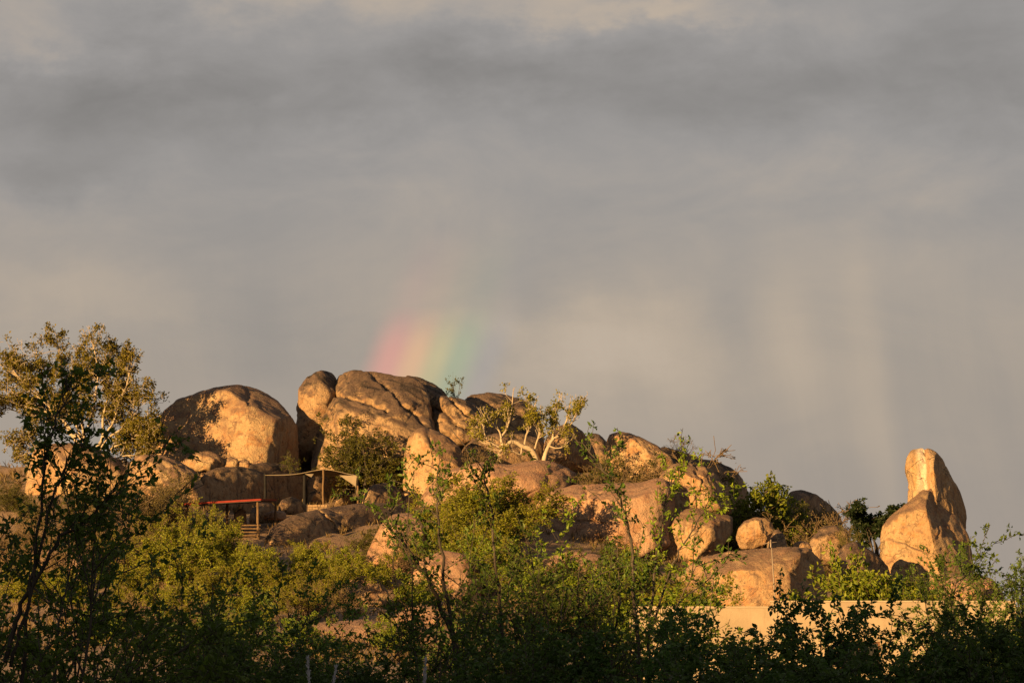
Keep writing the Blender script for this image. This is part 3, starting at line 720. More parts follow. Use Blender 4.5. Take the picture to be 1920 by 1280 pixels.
# ------------------------------------------------------------------ cream house
def house():
    Yw = 120.0
    x0, x1, xs_ = W(1197, 1200, Yw)[0], W(1905, 1200, Yw)[0], W(1446, 1200, Yw)[0]
    zL, zR = W(1300, 1139, Yw)[2], W(1600, 1128.5, Yw)[2]
    zg = min(gz(x0, Yw), gz(x1, Yw), gz(x1, Yw + 9)) - 0.25
    h = empty('house', (x0, Yw, zg))
    o = np.array([x0, Yw, zg])
    def P(name, me, mat, parent=h): return link(name, me, mat, parent)
    T_ = 0.25
    def wallpart(a, b, zt, wins):
        # front wall with real openings: piers, spandrels and lintels joined as one wall
        import bmesh
        bm = bmesh.new()
        def add(xa, xb, za, zb):
            m = box('tmp', xa, xb, 0, T_, za, zb); bm.from_mesh(m); bpy.data.meshes.remove(m)
        xx = a
        for (wa, wb, za, zb) in wins:
            add(xx, wa, 0, zt); add(wa, wb, 0, za); add(wa, wb, zb, zt); xx = wb
        add(xx, b, 0, zt)
        bmesh.ops.remove_doubles(bm, verts=bm.verts[:], dist=0.001)
        inner = [f for f in bm.faces if abs(f.normal.x) > 0.9 and not (abs(f.calc_center_median().x - a) < 1e-3 or abs(f.calc_center_median().x - b) < 1e-3)]
        me = bpy.data.meshes.new('wall'); bm.to_mesh(me); bm.free()
        return me
    zt1, zt2 = zL - zg, zR - zg
    winL = [(W(1252, 0, Yw)[0] - x0, W(1292, 0, Yw)[0] - x0, 1.0, 1.75)]
    winR = [(W(1560, 0, Yw)[0] - x0, W(1640, 0, Yw)[0] - x0, .95, 1.9)]
    P('wall', wallpart(0, xs_ - x0 - 0.002, zt1, winL), PLASTER)
    P('wall', wallpart(xs_ - x0, x1 - x0, zt2, winR), PLASTER)
    P('wall', box('side_wall', 0, T_, T_ + .002, 9, 0, zt1 - .01), PLASTER)
    P('wall', box('side_wall', x1 - x0 - T_, x1 - x0, T_ + .002, 9, 0, zt2 - .01), PLASTER)
    P('wall', box('back_wall', T_ + .002, x1 - x0 - T_ - .002, 9 - T_, 9, 0, zt1 - .02), PLASTER)
    P('roof', box('roof', T_ + .003, x1 - x0 - T_ - .003, T_ + .003, 9 - T_ - .003, zt1 - .55, zt1 - .40), ROOFD)
    for a, b, zt in ((-.03, xs_ - x0 - .004, zt1), (xs_ - x0 - .03, x1 - x0 + .03, zt2)):
        P('parapet_coping', box('coping', a, b, -.025, T_ + .03, zt + .001, zt + .06, .012), COPING)
    for (wa, wb, za, zb) in winL + winR:
        win = P('window', box('pane', wa + .05, wb - .05, .12, .135, za + .05, zb - .05), DGLASS)
        import bmesh
        bm = bmesh.new()
        for (a, b, c, d) in ((wa, wa + .06, za, zb), (wb - .06, wb, za, zb), (wa + .06, wb - .06, za, za + .06), (wa + .06, wb - .06, zb - .06, zb), ((wa + wb) / 2 - .025, (wa + wb) / 2 + .025, za + .06, zb - .06)):
            m = box('t', a + .001, b - .001, .09, .16, c + .001, d - .001); bm.from_mesh(m); bpy.data.meshes.remove(m)
        me = bpy.data.meshes.new('frame'); bm.to_mesh(me); bm.free()
        P('frame', me, TIMBERB, win)
        P('sill', box('sill', wa - .05, wb + .05, -.06, .085, za - .06, za - .002, .01), COPING, win)
    tag(h, 'cream plastered flat-roofed house with a stepped parapet among the trees', 'house')
    # pole on the roof
    b = W(1455, 1128, Yw + 1.2); zb = zg + zt1 - .40; top = W(1446, 1014, Yw + 1.2)
    m = empty('antenna_mast', (b[0], b[1], zb))
    hh = top[2] - zb; dx = top[0] - b[0]
    pts = np.array([[0, 0, 0], [dx * .4, 0, hh * .4], [dx, 0, hh]])
    link('pole', tubes_mesh('pole', [(pts, np.array([.026, .024, .022]), 8)]), METALP, m)
    link('crossarm', tubes_mesh('crossarm', [(np.array([[dx - .28, 0, hh - .10], [dx, -.02, hh - .05], [dx + .2, 0, hh - .03]]), np.array([.014, .014, .012]), 6)]), METALP, m)
    link('insulator', tubes_mesh('insulator', [(np.array([[dx - .02, -.05, hh - .22], [dx - .02, -.05, hh + .05]]), np.array([.03, .026]), 8)]), METALP, m)
    tag(m, 'thin pale pole with a small crossarm standing on the house roof', 'pole')
house()


# ------------------------------------------------------------------ shade sail, posts, low stone walls
def post(base_px, py0, py1, Y, r, mat, label, name='post', lean=0.0):
    a = W(base_px, py1, Y); b = W(base_px + lean, py0, Y)
    g = min(a[2], gz(a[0], Y)) - 0.15
    rng = np.random.default_rng(int(base_px))
    n = 7
    pts = np.linspace([0, 0, g - a[2]], b - a, n) + np.concatenate([[[0, 0, 0]], rng.normal(0, .012, (n - 2, 3)), [[0, 0, 0]]])
    me = tubes_mesh(name, [(pts + np.array([0, 0, a[2] - g]), np.linspace(r * 1.1, r * .9, n), 10)])
    o = link(name, me, mat, None, (a[0], a[1], g))
    if label: tag(o, label, 'post')
    return o
def canopy():
    YC = 196.0
    base = W(600, 945, YC)
    root = empty('shade_sail', base)
    # sail surface: a slightly sagging sheet with thickness, pulled to its corners
    A, B, C, D = W(497, 890, 196.5), W(672, 893, 194.2), W(668, 889, 199.5), W(570, 887, 200.5)
    peak = W(606, 878, 195.2)
    n = 22
    s = np.linspace(0, 1, n)
    U, Vv = np.meshgrid(s, s)
    Pt = ((1 - U) * (1 - Vv))[..., None] * A + (U * (1 - Vv))[..., None] * B + (U * Vv)[..., None] * C + ((1 - U) * Vv)[..., None] * D
    # scalloped edges
    ctr = (A + B + C + D) / 4
    pull = 0.16 * (np.sin(U * math.pi) * (1 - np.abs(2 * Vv - 1)) * 0 + (np.sin(U * math.pi) * np.abs(2 * Vv - 1) ** 3 + np.sin(Vv * math.pi) * np.abs(2 * U - 1) ** 3) * 0.5)
    Pt[..., :2] += (ctr[:2] - Pt[..., :2]) * pull[..., None]
    d = np.hypot(Pt[..., 0] - peak[0], (Pt[..., 1] - peak[1]) * .8)
    Pt[..., 2] += (peak[2] - Pt[..., 2]) * np.exp(-(d / 1.5) ** 2) * .9 - .10 * np.sin(U * math.pi) * np.sin(Vv * math.pi)
    top = Pt.reshape(-1, 3) - base; bot = top - np.array([0, 0, .025])
    idx = np.arange(n * n).reshape(n, n)
    q = np.stack([idx[:-1, :-1], idx[:-1, 1:], idx[1:, 1:], idx[1:, :-1]], -1).reshape(-1, 4)
    rim = np.concatenate([idx[0, :], idx[1:, -1], idx[-1, -2::-1], idx[-2:0:-1, 0]])
    r2 = np.roll(rim, -1)
    qs = np.stack([rim, rim + n * n, r2 + n * n, r2], -1)
    link('canvas', mesh_np('canvas', np.concatenate([top, bot]), [q, q[:, ::-1] + n * n, qs]), CANVAS, root)
    # hanging flap on the right and the small folded flap
    def tri(name, pts, th=.02):
        P3 = np.array(pts) - base; nn = unit(np.cross(P3[1] - P3[0], P3[2] - P3[0])) * th
        V = np.concatenate([P3, P3 + nn])
        f3 = np.array([[0, 2, 1], [3, 4, 5]]); f4 = np.array([[0, 1, 4, 3], [1, 2, 5, 4], [2, 0, 3, 5]])
        return link(name, mesh_np(name, V, [f4, f3], False), CANVAS, root)
    tri('flap', [W(636, 890.5, 194.5), W(669, 891.5, 194.1), W(667, 912, 194.0)])
    tri('flap', [W(572, 888, 194.9), W(588, 888, 194.8), W(584, 894, 194.6)])
    link('rope', tubes_mesh('rope', [(np.array([W(667, 911, 194.0), W(669, 924, 194.05), W(671, 938, 194.1)]) - base, np.full(3, .022), 6)]), CANVAS, root)
    tag(root, 'canvas shade sail stretched over posts among the boulders', 'shade sail')
    post(497, 888, 940, 196.6, .085, BLACKPOST, 'black post at the free corner of the shade sail', 'sail_post')
    post(571, 886, 946, 196.2, .10, BLACKPOST, 'thick black post under the middle of the shade sail', 'sail_post')
    post(606, 880, 947, 195.2, .065, LOG, 'sunlit log post propping the peak of the shade sail', 'sail_post')
    post(671, 892, 944, 194.6, .06, LOG, 'log post where the canvas flap hangs down', 'sail_post')
canopy()

def stone_wall(px0, px1, py0, py1, Y, depth, label, seed):
    rng = np.random.default_rng(seed)
    a = W(px0, py1, Y); b = W(px1, py0, Y)
    L, H = b[0] - a[0], b[2] - a[2]
    zb = min(a[2], gz(a[0] + L / 2, Y)) - .05
    root = empty('stone_wall', (a[0], Y, a[2]))
    link('core', box('core', .03, L - .03, .04, depth - .03, min(0, zb - a[2]), H - .02), MORTAR, root)
    rows = 4
    shapes = []
    for k in range(5):
        import bmesh
        bm = bmesh.new(); bmesh.ops.create_cube(bm, size=1.0)
        bmesh.ops.bevel(bm, geom=bm.edges[:], offset=.12, segments=1, affect='EDGES')
        for v in bm.verts: v.co += Vector(rng.normal(0, .035, 3))
        me = bpy.data.meshes.new('stone'); bm.to_mesh(me); bm.free(); shapes.append(me)
    for r in range(rows):
        x = 0.0
        while x < L - .04:
            wd = min(rng.uniform(.16, .34), L - x)
            s = link('stone', shapes[rng.integers(5)], STONEW, root, (x + wd / 2, .06 + rng.normal(0, .008), (r + .5) * H / rows))
            s.scale = (wd * .96, .14, H / rows * .94); s.rotation_euler = (0, rng.normal(0, .03), rng.normal(0, .04))
            x += wd
    tag(root, label, 'wall')
stone_wall(577, 614, 945.5, 964, 193.0, .5, 'low sunlit wall of rough stones under the shade sail', 3)
stone_wall(556, 575, 944, 964, 194.0, .5, 'short shaded stone pier beside the sunlit low wall', 4)

# ------------------------------------------------------------------ red-edged flat roof on posts, timber steps
def pavilion():
    FR, BR = W(489, 935.5, 184), W(518, 936.5, 189)
    FL, BL = W(338, 944.5, 184.6), W(372, 944.5, 190)
    base = np.array([W(483, 1010, 184)[0], 184, gz(W(483, 1010, 184)[0], 184)])
    root = empty('pavilion', base)
    t = np.array([0, 0, .10])
    link('roof', hexa('roof', [p - base - t for p in (FL, FR, BR, BL)] + [p - base for p in (FL, FR, BR, BL)]), ROOFD, root)
    def board(name, p, q, out, h, th, mat):
        p, q = p - base, q - base; o = np.array(out) * th; e = np.array(out) * .004
        lo, hi = np.array([0, 0, -h]), np.array([0, 0, .03])
        link(name, hexa(name, [p + o + lo, q + o + lo, q + e + lo, p + e + lo, p + o + hi, q + o + hi, q + e + hi, p + e + hi]), mat, root)
    board('fascia_board', FL, FR, (0, -1, 0), .07, .04, REDP)
    board('fascia_board', FR, BR, (1, 0, 0), .07, .04, REDP)
    for px, py, Y, r in ((483, 937, 184.25, .075), (516, 938, 188.6, .06), (426, 941, 186.8, .07), (350, 945, 184.9, .07)):
        tp = W(px, py, Y) - base - np.array([0, 0, .03]); g = gz(tp[0] + base[0], Y) - base[2] - .2
        rng = np.random.default_rng(px)
        pts = np.linspace([tp[0] + rng.normal(0, .03), tp[1], g], tp, 8); pts[1:-1] += rng.normal(0, .01, (6, 3))
        link('post', tubes_mesh('post', [(pts, np.linspace(r * 1.1, r * .92, 8), 10)]), LOG, root)
    tag(root, 'flat dark roof with a red edge board carried on log posts', 'pavilion')
    # steps of split logs
    c = W(468, 1006, 184.2)
    st = empty('timber_steps', (c[0], c[1], gz(c[0], c[1])))
    wd = .62
    z0 = c[2] - gz(c[0], c[1]) - .15
    for i in range(5):
        m = box('step', -wd + .10 * i * .3, wd - .1, .02 + .24 * i, .02 + .24 * i + .22, z0 + .19 * i, z0 + .19 * i + .075, .02)
        link('step', m, LOG, st)
    for sx in (-wd + .02, wd - .25):
        s = hexa('stringer', [(sx, .0, z0 - .9), (sx + .06, .0, z0 - .9), (sx + .06, 1.2, z0 - .2), (sx, 1.2, z0 - .2),
                              (sx, .0, z0 - .01), (sx + .06, .0, z0 - .01), (sx + .06, 1.2, z0 + .72), (sx, 1.2, z0 + .72)])
        link('stringer', s, LOG, st)
    tag(st, 'short flight of split log steps beside the sunlit roof post', 'steps')
pavilion()


# ------------------------------------------------------------------ plants
def leaf_mesh(name, B, D, L, Wd, rng, detail=False, up=0.5):
    n = len(B)
    D = unit(D)
    ref = unit(rng.normal(0, 1, (n, 3)) * (1 - up) + np.array([0, 0, 1.0]) * up)
    Sd = unit(np.cross(D, ref)); Nn = np.cross(Sd, D)
    L = L[:, None]; Wd = Wd[:, None]
    fold = rng.uniform(.05, .28, (n, 1)) * Wd; droop = rng.uniform(0, .3, (n, 1)) * L
    if detail:
        v0 = B; v1 = B + D * L * .30 + Sd * Wd * .46 + Nn * fold; v2 = B + D * L * .62 + Sd * Wd * .40 + Nn * (fold - droop * .35)
        v3 = B + D * L - Nn * droop
        v4 = B + D * L * .62 - Sd * Wd * .40 + Nn * (fold - droop * .35); v5 = B + D * L * .30 - Sd * Wd * .46 + Nn * fold
        V = np.stack([v0, v1, v2, v3, v4, v5], 1).reshape(-1, 3)
        i = (np.arange(n) * 6)[:, None]
        Fq = np.concatenate([i + [0, 1, 2, 3], i + [0, 3, 4, 5]])
        return mesh_np(name, V, Fq, False)
    v0 = B; v1 = B + D * L * .5 + Sd * Wd * .5 + Nn * fold; v2 = B + D * L - Nn * droop; v3 = B + D * L * .5 - Sd * Wd * .5 + Nn * fold
    V = np.stack([v0, v1, v2, v3], 1).reshape(-1, 3)
    i = (np.arange(n) * 4)[:, None]
    Ft = np.concatenate([i + [0, 1, 2], i + [0, 2, 3]])
    return mesh_np(name, V, Ft, False)

def grow(rng, starts, P):
    """starts: (pos, dir, length, radius); returns tubes and leaf anchors"""
    tubes, anch, adir = [], [], []
    stack = [(np.array(a, float), unit(np.array(d, float)), l, r, 0) for a, d, l, r in starts]
    ML = P['levels']
    while stack:
        pos, d, ln, r, lv = stack.pop()
        seg = P['seg'][min(lv, len(P['seg']) - 1)]
        n = max(3, int(ln / seg) + 1)
        wig = P['wig'][min(lv, len(P['wig']) - 1)]; tr = P['trop'][min(lv, len(P['trop']) - 1)]
        pts = [pos]; dirs = [d]
        for i in range(n):
            d = d + rng.normal(0, wig, 3); d[2] += tr
            d = d / np.linalg.norm(d)
            pts.append(pts[-1] + d * (ln / n)); dirs.append(d)
        pts = np.array(pts); dirs = np.array(dirs)
        rad = r * (np.linspace(1, .06, n + 1) if lv == 0 else np.linspace(1, .18, n + 1))
        k = (7, 5, 4, 3)[min(lv, 3)]
        tubes.append((pts, np.maximum(rad, P.get('rmin', .004)), k))
        if lv < ML:
            dens = P['dens'][min(lv, len(P['dens']) - 1)]
            m = max(1, rng.poisson(ln * dens)) if lv else max(2, rng.poisson(ln * dens))
            tmin = P['tmin'][min(lv, len(P['tmin']) - 1)]
            for t in rng.uniform(tmin, 1, m):
                f = t * n; i = min(int(f), n - 1); q = pts[i] + (pts[i + 1] - pts[i]) * (f - i)
                dd = dirs[i + 1]
                ax = unit(np.cross(dd, rng.normal(0, 1, 3)))
                an = R(rng.uniform(*P['ang']))
                cd = dd * math.cos(an) + ax * math.sin(an)
                cl = ln * P['ratio'][min(lv, len(P['ratio']) - 1)] * (1.15 - .6 * t) * rng.uniform(.55, 1.25)
                if cl > P.get('minlen', .1):
                    stack.append((q, cd, cl, max(r * (1 - .65 * t) * .6, .004), lv + 1))
        if lv >= P['leaflv']:
            m = rng.poisson(ln * P['leafd'])
            t = rng.uniform(.12, 1, m) ** .8 * n
            if m:
                i = np.minimum(t.astype(int), n - 1); q = pts[i] + (pts[i + 1] - pts[i]) * (t - i)[:, None]
                anch.append(q); adir.append(dirs[i + 1])
    A = np.concatenate(anch) if anch else np.zeros((0, 3)); AD = np.concatenate(adir) if adir else np.zeros((0, 3))
    return tubes, A, AD

def leaves_from(rng, A, AD, per, L, jit, hang=0.0):
    B = np.repeat(A, per, axis=0); D = np.repeat(AD, per, axis=0)
    B = B + rng.normal(0, jit, B.shape)
    D = unit(D * .6 + rng.normal(0, .75, D.shape) + np.array([0, 0, -hang]))
    Ln = L * rng.uniform(.6, 1.3, len(B))
    return B, D, Ln

KINDS = {
 # height, stems, ... ; every kind is grown at unit size in metres
 'thicket': dict(H=5.0, stems=(5, 8), tilt=(5, 34), levels=3, seg=(.45, .3, .2, .15), wig=(.10, .16, .2, .22), trop=(.05, .045, .02, .0),
                 dens=(2.3, 3.0, 4.0), tmin=(.08, .1, .1), ang=(28, 66), ratio=(.50, .50, .5), leaflv=1, leafd=14.0, r0=.045, leaf=.076, wd=.55, per=2, jit=.02,
                 mat='L_DARK', bark='BARK', detail=True),
 'broad': dict(H=4.2, stems=(5, 7), tilt=(8, 48), levels=3, seg=(.4, .3, .2, .15), wig=(.12, .18, .2, .2), trop=(.03, .03, .0, -.02),
                 dens=(2.6, 3.4, 4.2), tmin=(.1, .1, .1), ang=(30, 70), ratio=(.52, .5, .5), leaflv=1, leafd=20., r0=.05, leaf=.085, wd=.6, per=2, jit=.03,
                 mat='L_BROAD', bark='BARK', detail=True, hang=.35),
 'sparse': dict(H=5.0, stems=(4, 6), tilt=(4, 30), levels=3, seg=(.45, .3, .2, .15), wig=(.11, .18, .2, .22), trop=(.05, .03, .01, .0),
                 dens=(1.9, 2.4, 3.0), tmin=(.15, .15, .1), ang=(30, 65), ratio=(.46, .46, .5), leaflv=1, leafd=13., r0=.040, leaf=.076, wd=.55, per=2, jit=.02,
                 mat='L_LIME', bark='BARK', detail=True),
 'yellow': dict(H=2.4, stems=(9, 13), tilt=(5, 55), levels=2, seg=(.3, .2, .15), wig=(.12, .2, .22), trop=(.05, .03, .0),
                 dens=(7.0, 8.0), tmin=(.15, .1), ang=(22, 60), ratio=(.46, .5), leaflv=1, leafd=22., r0=.025, leaf=.085, wd=.5, per=2, jit=.04,
                 mat='L_YEL', bark='BARKT', detail=False),
 'wand': dict(H=2.8, stems=(16, 22), tilt=(4, 48), levels=2, seg=(.35, .2, .15), wig=(.06, .12, .15), trop=(-.012, .02, .0),
                 dens=(5.0, 6.0), tmin=(.25, .1), ang=(15, 42), ratio=(.34, .5), leaflv=1, leafd=18., r0=.022, leaf=.075, wd=.45, per=2, jit=.03,
                 mat='L_YEL', bark='BARKT', detail=False),
 'lime': dict(H=2.4, stems=(8, 12), tilt=(5, 55), levels=2, seg=(.3, .2, .15), wig=(.12, .2, .22), trop=(.05, .03, .0),
                 dens=(6.5, 8.0), tmin=(.15, .1), ang=(25, 62), ratio=(.46, .5), leaflv=1, leafd=20., r0=.028, leaf=.10, wd=.55, per=2, jit=.04,
                 mat='L_LIME', bark='BARKT', detail=False),
 'olive': dict(H=3.4, stems=(9, 13), tilt=(5, 50), levels=3, seg=(.35, .25, .18, .15), wig=(.12, .18, .2, .2), trop=(.04, .03, .01, .0),
                 dens=(4.5, 5.0, 4.0), tmin=(.15, .1, .1), ang=(28, 65), ratio=(.46, .46, .45), leaflv=2, leafd=16., r0=.04, leaf=.09, wd=.5, per=2, jit=.04,
                 mat='L_OLIVE', bark='BARK', detail=False),
 'dry': dict(H=2.2, stems=(10, 14), tilt=(5, 58), levels=3, seg=(.3, .2, .15, .12), wig=(.14, .22, .25, .25), trop=(.04, .02, .0, .0),
                 dens=(5.0, 5.0, 4.0), tmin=(.15, .1, .1), ang=(28, 65), ratio=(.5, .5, .5), leaflv=2, leafd=9., r0=.024, leaf=.06, wd=.45, per=2, jit=.03,
                 mat='L_BROWN', bark='BARKT', detail=False, rmin=.006),
 'deep': dict(H=2.6, stems=(5, 7), tilt=(5, 45), levels=3, seg=(.3, .25, .18, .15), wig=(.14, .2, .2, .2), trop=(.05, .03, .0, .0),
                 dens=(4.0, 5.0, 4.0), tmin=(.4, .2, .1), ang=(30, 65), ratio=(.5, .5, .45), leaflv=2, leafd=18., r0=.05, leaf=.13, wd=.65, per=2, jit=.04,
                 mat='L_DEEP', bark='BARKW', detail=False),  # leaves coloured dark for the shade on this crown
}
def make_plant_meshes(kind, seed, extra=None, over=None):
    P = dict(KINDS[kind])
    if over: P.update(over)
    rng = np.random.default_rng(seed)
    ns = rng.integers(P['stems'][0], P['stems'][1] + 1)
    starts = []
    for i in range(ns):
        a = 2 * math.pi * (i + rng.uniform(-.3, .3)) / ns; tl = R(rng.uniform(*P['tilt']))
        d = np.array([math.cos(a) * math.sin(tl), math.sin(a) * math.sin(tl), math.cos(tl)])
        starts.append((np.array([math.cos(a), math.sin(a), 0]) * .06 * P['H'] / 3 - [0, 0, .15], d, P['H'] * rng.uniform(.62, .92), P['r0'] * rng.uniform(.7, 1.2)))
    tubes, A, AD = grow(rng, starts, P)
    if extra:
        for (pts, r, leaf_t) in extra:                    # traced long shoots
            pts = np.array(pts, float)
            s = np.linspace(0, len(pts) - 1, len(pts) * 6); i = np.minimum(s.astype(int), len(pts) - 2)
            q = pts[i] + (pts[i + 1] - pts[i]) * (s - i)[:, None]
            q[1:-1] += rng.normal(0, .015, (len(q) - 2, 3))
            tubes.append((q, np.linspace(r, .006, len(q)), 5))
            sub = []
            for tt in rng.uniform(leaf_t[0], leaf_t[1], leaf_t[2]):
                j = min(int(tt * (len(q) - 1)), len(q) - 2)
                dd = unit(q[j + 1] - q[j]); ax = unit(np.cross(dd, rng.normal(0, 1, 3))); an = R(rng.uniform(25, 60))
                sub.append((q[j], dd * math.cos(an) + ax * math.sin(an), rng.uniform(.25, .7), .008))
            if sub:
                P2 = dict(P); P2['levels'] = 1; P2['leaflv'] = 0; P2['leafd'] = 12.; P2['dens'] = (3.,); P2['tmin'] = (.1,); P2['seg'] = (.15,)
                t2, a2, d2 = grow(rng, sub, P2); tubes += t2; A = np.concatenate([A, a2]); AD = np.concatenate([AD, d2])
    B, D, Ln = leaves_from(rng, A, AD, P['per'], P['leaf'], P['jit'], P.get('hang', 0.0))
    ht = float(np.quantile(B[:, 2], .995)) if len(B) else P['H']
    wood = tubes_mesh('trunk', tubes)
    lm = leaf_mesh('crown', B, D, Ln, Ln * P['wd'], rng, P['detail'])
    wood.materials.append(globals()[P['bark']]); lm.materials.append(globals()[P['mat']])
    return wood, lm, ht, len(B)

PROTO = {}
def plant(name, cat, label, group, kind, px, top_py, Y, seed=0, rot=None, wide=1.0, extra=None, unique=False, variants=3, over=None, parts=('trunk', 'crown'), base=None):
    x = (px - 960.0) * Y / F
    z = gz(x, Y) - .03 if base is None else base
    key = (kind, seed % variants)
    if unique: wood, lm, ht, n = make_plant_meshes(kind, 1000 + seed, extra, over)
    else:
        if key not in PROTO: PROTO[key] = make_plant_meshes(kind, 17 + 31 * (seed % variants) + len(kind))
        wood, lm, ht, n = PROTO[key]
    zt = W(px, top_py, Y)[2]
    if name == 'bush' and base is None and zt - z < 1.5: zt = z + 1.5
    s = max(.25, (zt - z) / ht)
    root = empty(name, (x, Y, z))
    root.scale = (s * wide, s * wide, s)
    rr = random.Random(int(px * 7 + Y * 13 + seed))
    root.rotation_euler = (0, 0, rr.uniform(0, 6.28) if rot is None else rot)
    link(parts[0], wood, None, root); link(parts[1], lm, None, root)
    tag(root, label, cat, group)
    return root

# ---- the white-barked fig on its slab: limbs traced, twigs grown from them
def fig_from_limbs(name, label, base_px, base_py, Y, limbs, seed, P, leaf=.16, rosette=9, clump=.10):
    rng = np.random.default_rng(seed)
    base = W(base_px, base_py, Y)
    tubes, starts = [], []
    for pts, dy, r0, r1, nb in limbs:
        q = np.array([W(px, py, Y) for px, py in pts]) - base
        q[:, 1] += np.linspace(dy[0], dy[1], len(q))
        # smooth resample
        s = np.linspace(0, len(q) - 1, (len(q) - 1) * 5 + 1)
        i = np.minimum(s.astype(int), len(q) - 2); f = (s - i)[:, None]
        qm = np.vstack([q[:1] * 2 - q[1:2], q, q[-1:] * 2 - q[-2:-1]])
        p0, p1, p2, p3 = qm[i], qm[i + 1], qm[i + 2], qm[i + 3]
        c = .5 * (2 * p1 + (p2 - p0) * f + (2 * p0 - 5 * p1 + 4 * p2 - p3) * f ** 2 + (3 * p1 - p0 - 3 * p2 + p3) * f ** 3)
        rad = np.linspace(r0, r1, len(c)) * .80 * (1 + rng.normal(0, .05, len(c)))
        tubes.append((c, rad, 9))
        t = unit(np.gradient(c, axis=0))
        for k in range(int(nb * 1.6)):
            j = int(rng.uniform(.3, 1) * (len(c) - 1))
            ax = unit(np.cross(t[j], rng.normal(0, 1, 3))); an = R(rng.uniform(20, 60))
            d = unit(t[j] * math.cos(an) + ax * math.sin(an) + np.array([0, 0, .35]))
            starts.append((c[j], d, rng.uniform(*P.get('sl', (.7, 2.0))), max(r1 * .6, .02)))
        starts.append((c[-1], t[-1], rng.uniform(.5, .9), r1 * .9))
    t2, A, AD = grow(rng, starts, P)
    tubes += t2
    # rosettes of leaves at the twig ends
    B = np.repeat(A, rosette, axis=0) + rng.normal(0, clump, (len(A) * rosette, 3))
    D = unit(rng.normal(0, 1, B.shape) + np.array([0, -.15, .15]))
    L = leaf * rng.uniform(.6, 1.25, len(B))
    root = empty(name, base)
    link('trunk', tubes_mesh('trunk', tubes), BARKW, root)
    link('crown', leaf_mesh('crown', B, D, L, L * .62, rng, False), L_FIG, root)
    tag(root, label, 'tree')
FIGP = dict(levels=2, seg=(.16, .12, .1), wig=(.2, .25, .25), trop=(.06, .04, .02), dens=(3.6, 3.8), tmin=(.2, .2), ang=(25, 60), ratio=(.55, .55), leaflv=2, leafd=8.0, r0=.03, minlen=.12, rmin=.010, sl=(.45, 1.25))
fig_from_limbs('fig_tree', 'white-barked fig with twisting pale limbs growing from the long slab', 1010, 862, 199.5, [
    ([(1006, 864), (1001, 850), (992, 841), (980, 837), (968, 830), (957, 829), (950, 836), (943, 841)], (0, -.3), .20, .13, 0),
    ([(943, 841), (930, 836), (918, 828), (910, 818), (908, 808)], (-.3, -.7), .09, .04, 5),
    ([(932, 836), (918, 832), (905, 830), (897, 821), (893, 812)], (-.3, -.2), .06, .03, 5),
    ([(945, 840), (940, 828), (941, 818), (948, 808), (953, 796), (957, 780), (960, 762), (962, 738)], (-.3, .2), .11, .03, 9),
    ([(940, 822), (936, 808), (928, 800), (918, 796), (908, 780)], (-.3, .4), .07, .03, 6),
    ([(983, 838), (985, 824), (988, 812), (996, 799), (999, 780), (1003, 760)], (0, .5), .09, .03, 8),
    ([(978, 840), (976, 852), (965, 848), (952, 846), (938, 845)], (-.2, -.9), .06, .025, 3),
    ([(1000, 852), (1006, 830), (1012, 812), (1010, 795), (1014, 775)], (.2, -.4), .08, .03, 7),
    ([(1019, 866), (1023, 850), (1028, 838), (1036, 824), (1048, 816), (1056, 803), (1063, 786), (1068, 764)], (0, .3), .17, .04, 8),
    ([(1036, 824), (1037, 808), (1035, 792), (1040, 772), (1045, 755)], (.1, .6), .09, .03, 8),
    ([(1056, 803), (1070, 795), (1080, 780), (1086, 765)], (.2, -.2), .06, .025, 6),
    ([(1030, 836), (1042, 840), (1056, 838), (1066, 828)], (0, -.5), .06, .025, 3),
], 11, FIGP)
